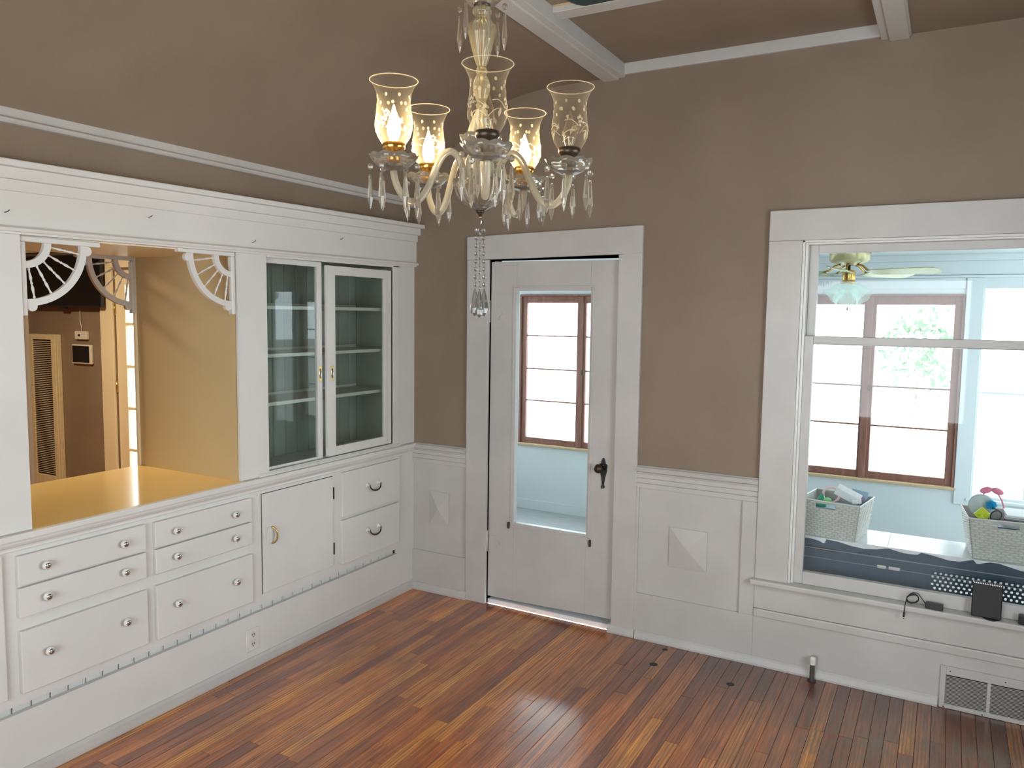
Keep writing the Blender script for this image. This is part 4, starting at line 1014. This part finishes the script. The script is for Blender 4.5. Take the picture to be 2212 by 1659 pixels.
# centre column
MB().lathe([(1e-4, 2.046), (.012, 2.048), (.018, 2.052), (.045, 2.066), (.060, 2.088), (.067, 2.112), (.071, 2.124), (.068, 2.124), (.062, 2.110), (.042, 2.072), (1e-4, 2.062)], (0, 0, 0), 48, flute=.05, fn=14).build('lower_bowl', 'crystal', ch, True)
MB().lathe([(.014, 2.062), (.034, 2.10), (.038, 2.13), (.036, 2.175), (.030, 2.19), (1e-4, 2.19)], (0, 0, 0), 48, flute=.09, fn=12).build('arm_hub', 'armglass', ch, True)
MB().lathe([(1e-4, 2.186), (.022, 2.190), (.040, 2.205), (.050, 2.222), (.054, 2.232), (.050, 2.232), (.036, 2.216), (1e-4, 2.206)], (0, 0, 0), 48, scallop=[0, 0, 0, .002, .004, .004, 0, 0], fn=8).build('centre_dish', 'crystal', ch, True)
MB().lathe([(.038, 2.222), (.034, 2.240), (.028, 2.262), (.019, 2.285), (.012, 2.300), (.010, 2.305)], (0, 0, 0), 48, flute=.07, fn=12).build('column_bell', 'armglass', ch, True)
MB().lathe([(.010, 2.303), (.015, 2.312), (.011, 2.320), (.016, 2.332), (.0215, 2.348), (.0225, 2.360), (.019, 2.375), (.012, 2.386), (.015, 2.394), (.013, 2.402), (.010, 2.408)], (0, 0, 0), 32).build('column_ball', 'litcrystal', ch, True)
MB().lathe([(.010, 2.404), (.018, 2.425), (.026, 2.455), (.033, 2.485), (.0365, 2.497), (.034, 2.507), (.024, 2.518), (.017, 2.526), (.017, 2.532), (.023, 2.537), (.024, 2.543), (.019, 2.550), (.0185, 2.556)], (0, 0, 0), 60, flute=.05, fn=16).build('column_vase', 'litcrystal', ch, True)
MB().lathe([(.0195, 2.552), (.021, 2.554), (.021, 2.560), (.0195, 2.562)], (0, 0, 0), 24).build('collar', 'bronze', ch, True)
MB().lathe([(.018, 2.555), (.034, 2.560), (.050, 2.575), (.058, 2.592), (.061, 2.602), (.057, 2.602), (.046, 2.582), (.02, 2.568)], (0, 0, 0), 48, scallop=[0, 0, 0, .001, .003, .003, 0, 0], fn=8).build('top_dish', 'crystal', ch, True)
MB().lathe([(.018, 2.565), (.02, 2.62), (.012, 2.66), (.018, 2.70), (.010, 2.75), (.006, 2.78)], (0, 0, 0), 24).build('upper_stem', 'crystal', ch, True)
MB().tube([(0, 0, 2.03), (0, 0, 2.82)], .004, 8).build('core_rod', 'brass', ch)
n = 10; m = MB()
for k in range(8):
    z0 = 2.83+k*.030; m.tube([((.008*math.cos(2*PI*i/n) if k % 2 else 0), (0 if k % 2 else .008*math.cos(2*PI*i/n)), z0+.018*math.sin(2*PI*i/n)) for i in range(n)], .0022, 5, closed=True)
m.build('chain', 'brass', ch, True)
MB().lathe([(1e-4, 3.060), (.015, 3.062), (.03, 3.085), (.06, 3.108), (.062, 3.117), (1e-4, 3.117)], (0, 0, 0), 32).build('canopy', 'brass', ch, True)
MB().lathe([(1e-4, 2.030), (.004, 2.032), (.005, 2.038), (.010, 2.043), (.012, 2.047), (1e-4, 2.052)], (0, 0, 0), 16).build('bottom_finial', 'bronze', ch, True)
# shared prism meshes
def prism_mesh():
    m = MB(); prof = [(.0016, 0), (.0040, -.003), (.0042, -.014), (.0080, -.062), (.0050, -.080), (.0003, -.096)]
    return m.lathe([(r, z) for r, z in prof], (0, 0, 0), 6)
def bead_mesh(r=.0078): return MB().lathe([(1e-4, r*1.15), (r*.8, r*.6), (r, 0), (r*.8, -r*.6), (1e-4, -r*1.15)], (0, 0, 0), 8)
PM = BM_ = None
def pendant(par, p, length=1.0, drop=.014):
    """oval bead with a long spear prism below it"""
    global PM, BM_
    if PM is None:
        o = prism_mesh().build('prism', 'crystal', par); PM = o.data
    else:
        o = bpy.data.objects.new('prism', PM); COL.objects.link(o); o.parent = par
    if BM_ is None:
        b = bead_mesh().build('bead', 'crystal', o); BM_ = b.data
    else:
        b = bpy.data.objects.new('bead', BM_); COL.objects.link(b); b.parent = o
    drop += .016; o.location = (p[0], p[1], p[2]-drop-.014); o.rotation_euler = (0, 0, random.uniform(0, 1)); o.scale = (1, 1, length)
    b.location = (0, 0, .0165/length); b.scale = (1, 1, 1/length)
BR = .228
random.seed(11)
armprof = [(.236, 2.150), (.237, 2.132), (.234, 2.112), (.226, 2.090), (.212, 2.070), (.195, 2.059), (.178, 2.060), (.163, 2.070), (.150, 2.088), (.138, 2.112), (.126, 2.140), (.114, 2.165), (.101, 2.182), (.086, 2.190), (.071, 2.185), (.058, 2.168), (.050, 2.145), (.046, 2.125), (.042, 2.112)]
def spl(P, n=3):
    out = []
    for i in range(len(P)-1):
        p0, p1, p2, p3 = P[max(i-1, 0)], P[i], P[i+1], P[min(i+2, len(P)-1)]
        for k in range(n):
            t = k/n; out.append(tuple(.5*((2*p1[c])+(-p0[c]+p2[c])*t+(2*p0[c]-5*p1[c]+4*p2[c]-p3[c])*t*t+(-p0[c]+3*p1[c]-3*p2[c]+p3[c])*t**3) for c in range(2)))
    out.append(P[-1]); return out
armprof = [(r*BR/.236, z) for r, z in spl(armprof, 2)]
shade_prof = [(.0255, 0), (.0300, .006), (.0400, .022), (.0455, .042), (.0450, .060), (.0420, .085), (.0400, .105), (.0425, .125), (.0500, .142), (.0585, .154)]
for deg, lit in ((6, False), (78, False), (-66, True), (150, True), (-138, True)):
    d = dirv(deg); tip = d*BR; tz = random.uniform(-.002, .002)
    MB().tube([(d.x*r, d.y*r, z) for r, z in armprof], .0088, 10).build('arm', 'armglass', ch, True)
    T3 = Matrix.Translation((tip.x, tip.y, 0))
    MB().lathe([(.009, 2.130), (.020, 2.132), (.040, 2.142), (.052, 2.153), (.0585, 2.163), (.0555, 2.163), (.046, 2.152), (.030, 2.141), (.010, 2.138)], (tip.x, tip.y, tz), 60, scallop=[0, 0, 0, .001, .005, .005, 0, 0, 0], fn=10).build('bobeche', 'crystal', ch, True)
    cup = MB().lathe([(1e-4, 2.146), (.016, 2.148), (.018, 2.156), (.018, 2.170), (.024, 2.180), (.0275, 2.184), (.0275, 2.196), (.0245, 2.197)], (tip.x, tip.y, tz), 28).build('shade_cup', 'litcup' if lit else 'bronze', ch, True)  # lit arms get the cup colour with the glow painted in
    sh = MB().lathe([(r, z+2.190) for r, z in shade_prof], (tip.x, tip.y, tz), 40).build('glass_shade', 'shade', ch, True)
    rim = shade_prof[-1]
    MB().tube([(tip.x+rim[0]*math.cos(2*PI*i/40), tip.y+rim[0]*math.sin(2*PI*i/40), 2.190+rim[1]+tz) for i in range(40)], .0011, 6, closed=True).build('shade_rim', 'etch', sh, True)
    # etched dots, grapes and vines, just proud of the glass
    m = MB()
    def rad_at(h):
        for i in range(len(shade_prof)-1):
            if shade_prof[i][1] <= h <= shade_prof[i+1][1]:
                f = (h-shade_prof[i][1])/(shade_prof[i+1][1]-shade_prof[i][1]); return shade_prof[i][0]+f*(shade_prof[i+1][0]-shade_prof[i][0])
        return .05
    def dot(a, h, r):
        R0 = rad_at(h)+.0006; c, s = math.cos(a), math.sin(a); base = len(m.v)
        m.v.append((tip.x+R0*c, tip.y+R0*s, 2.190+h+tz))
        for q in range(10):
            t = 2*PI*q/10; aa = a+r*math.cos(t)/R0; m.v.append((tip.x+R0*math.cos(aa), tip.y+R0*math.sin(aa), 2.190+h+r*1.25*math.sin(t)+tz))
        for q in range(10): m.f.append((base, base+1+q, base+1+(q+1) % 10))
    for i in range(8): dot(2*PI*i/8+.2, .112, .0036); dot(2*PI*i/8+.6, .094, .0034)
    for g in range(3):
        a0 = 2*PI*g/3+deg*.02
        for (da, dh) in ((0, .074), (.12, .070), (-.12, .071), (.05, .063), (-.07, .062), (.0, .054), (.2, .062)): dot(a0+da, dh, .0030)
        for (s1, h0, h1) in ((1, .060, .046), (-1, .052, .064), (1, .040, .030)):
            pts = []
            for q in range(9):
                f = q/8; h = h0+(h1-h0)*f+.008*math.sin(PI*f); a = a0+s1*(.15+.75*f); R0 = rad_at(h)+.0005
                pts.append((tip.x+R0*math.cos(a), tip.y+R0*math.sin(a), 2.190+h+tz))
            m.tube(pts, .0009, 4)
        for (da, h, l) in ((.45, .036, .012), (-.5, .040, .012), (.8, .050, .010)):
            a = a0+da; R0 = rad_at(h)+.0006; b0 = len(m.v)
            for (ua, uh) in ((0, -l), (.10, 0), (0, l), (-.10, 0)): m.v.append((tip.x+R0*math.cos(a+ua+uh*6), tip.y+R0*math.sin(a+ua+uh*6), 2.190+h+uh+tz))
            m.f.append((b0, b0+1, b0+2, b0+3))
    m.build('etched_pattern', 'etch', sh)
    # bulb
    bp = [(.0085, 2.196), (.0105, 2.204), (.0155, 2.218), (.0165, 2.230), (.0145, 2.246), (.0090, 2.264), (.0045, 2.276), (.0020, 2.286), (1e-4, 2.288)]
    MB().lathe(bp, (tip.x, tip.y, tz), 20).build('light_bulb', 'litbulb' if lit else 'shade', ch, True)
    if lit:
        l = bpy.data.lights.new('bulb_light', 'POINT'); l.energy = 7.0; l.color = (1, .74, .42); l.shadow_soft_size = .012
        lo = bpy.data.objects.new('bulb_light', l); COL.objects.link(lo); lo.location = (CX+tip.x, CY+tip.y, 2.232)
    else:
        MB().tube([(tip.x, tip.y, 2.196), (tip.x, tip.y, 2.222)], .003, 6).build('bulb_stem', 'crystal', ch, True)
    for i in range(6):
        a = 2*PI*(i+.5)/6+deg*.03; pendant(ch, (tip.x+.057*math.cos(a), tip.y+.057*math.sin(a), 2.160+tz), random.choice((.92, 1.0, .97)), random.choice((.004, .008, .012)))
for i in range(6):
    a = 2*PI*(i+.3)/6; pendant(ch, (.058*math.cos(a), .058*math.sin(a), 2.598), .95, random.choice((.020, .034)))
# bead tassel: three strands, each ending in a teardrop
MB().tube([(.0, 0, 2.032), (.004, 0, 2.024), (.003, 0, 2.016), (-.001, 0, 2.010)], .0012, 6).build('hook', 'steel', ch, True)
bd_me = td_me = None
TD = MB().lathe([(1e-4, 0), (.0026, -.004), (.0055, -.016), (.0098, -.036), (.0122, -.052), (.0100, -.064), (1e-4, -.073)], (0, 0, 0), 8)
for (lx, ly, off, rr, nb) in ((-1, 0, 0, 1.0, 8), (1, .15, 0, 1.0, 8), (0, -.6, .0095, .62, 8)):
    for r_ in range(nb):
        z_ = 1.998-off-.0198*r_; sp_ = .0085+.0004*r_
        if bd_me is None:
            o = MB().ball((0, 0, 0), .0058, 10, 6, 1.0).build('tassel_bead', 'crystalclear', ch, True); bd_me = o.data
        else:
            o = bpy.data.objects.new('tassel_bead', bd_me); COL.objects.link(o); o.parent = ch
        p = RGT*lx*sp_+FWD*ly*sp_; o.location = (p.x, p.y, z_); o.scale = (rr, rr, rr*(1.4 if rr < 1 else 1))
    p = RGT*lx*.0120+FWD*ly*.012
    if td_me is None:
        o = TD.build('teardrop', 'crystalclear', ch); td_me = o.data
    else:
        o = bpy.data.objects.new('teardrop', td_me); COL.objects.link(o); o.parent = ch
    o.location = (p.x, p.y, 1.850-(.004 if lx == 0 else 0))
    m = MB().tube([(p.x*.3, p.y*.3, 2.010), (RGT*lx*.0085+FWD*ly*.0085).to_tuple()[:2]+(1.998,), (p.x, p.y, 1.850)], .0005, 4).build('strand_wire', 'steel', ch)
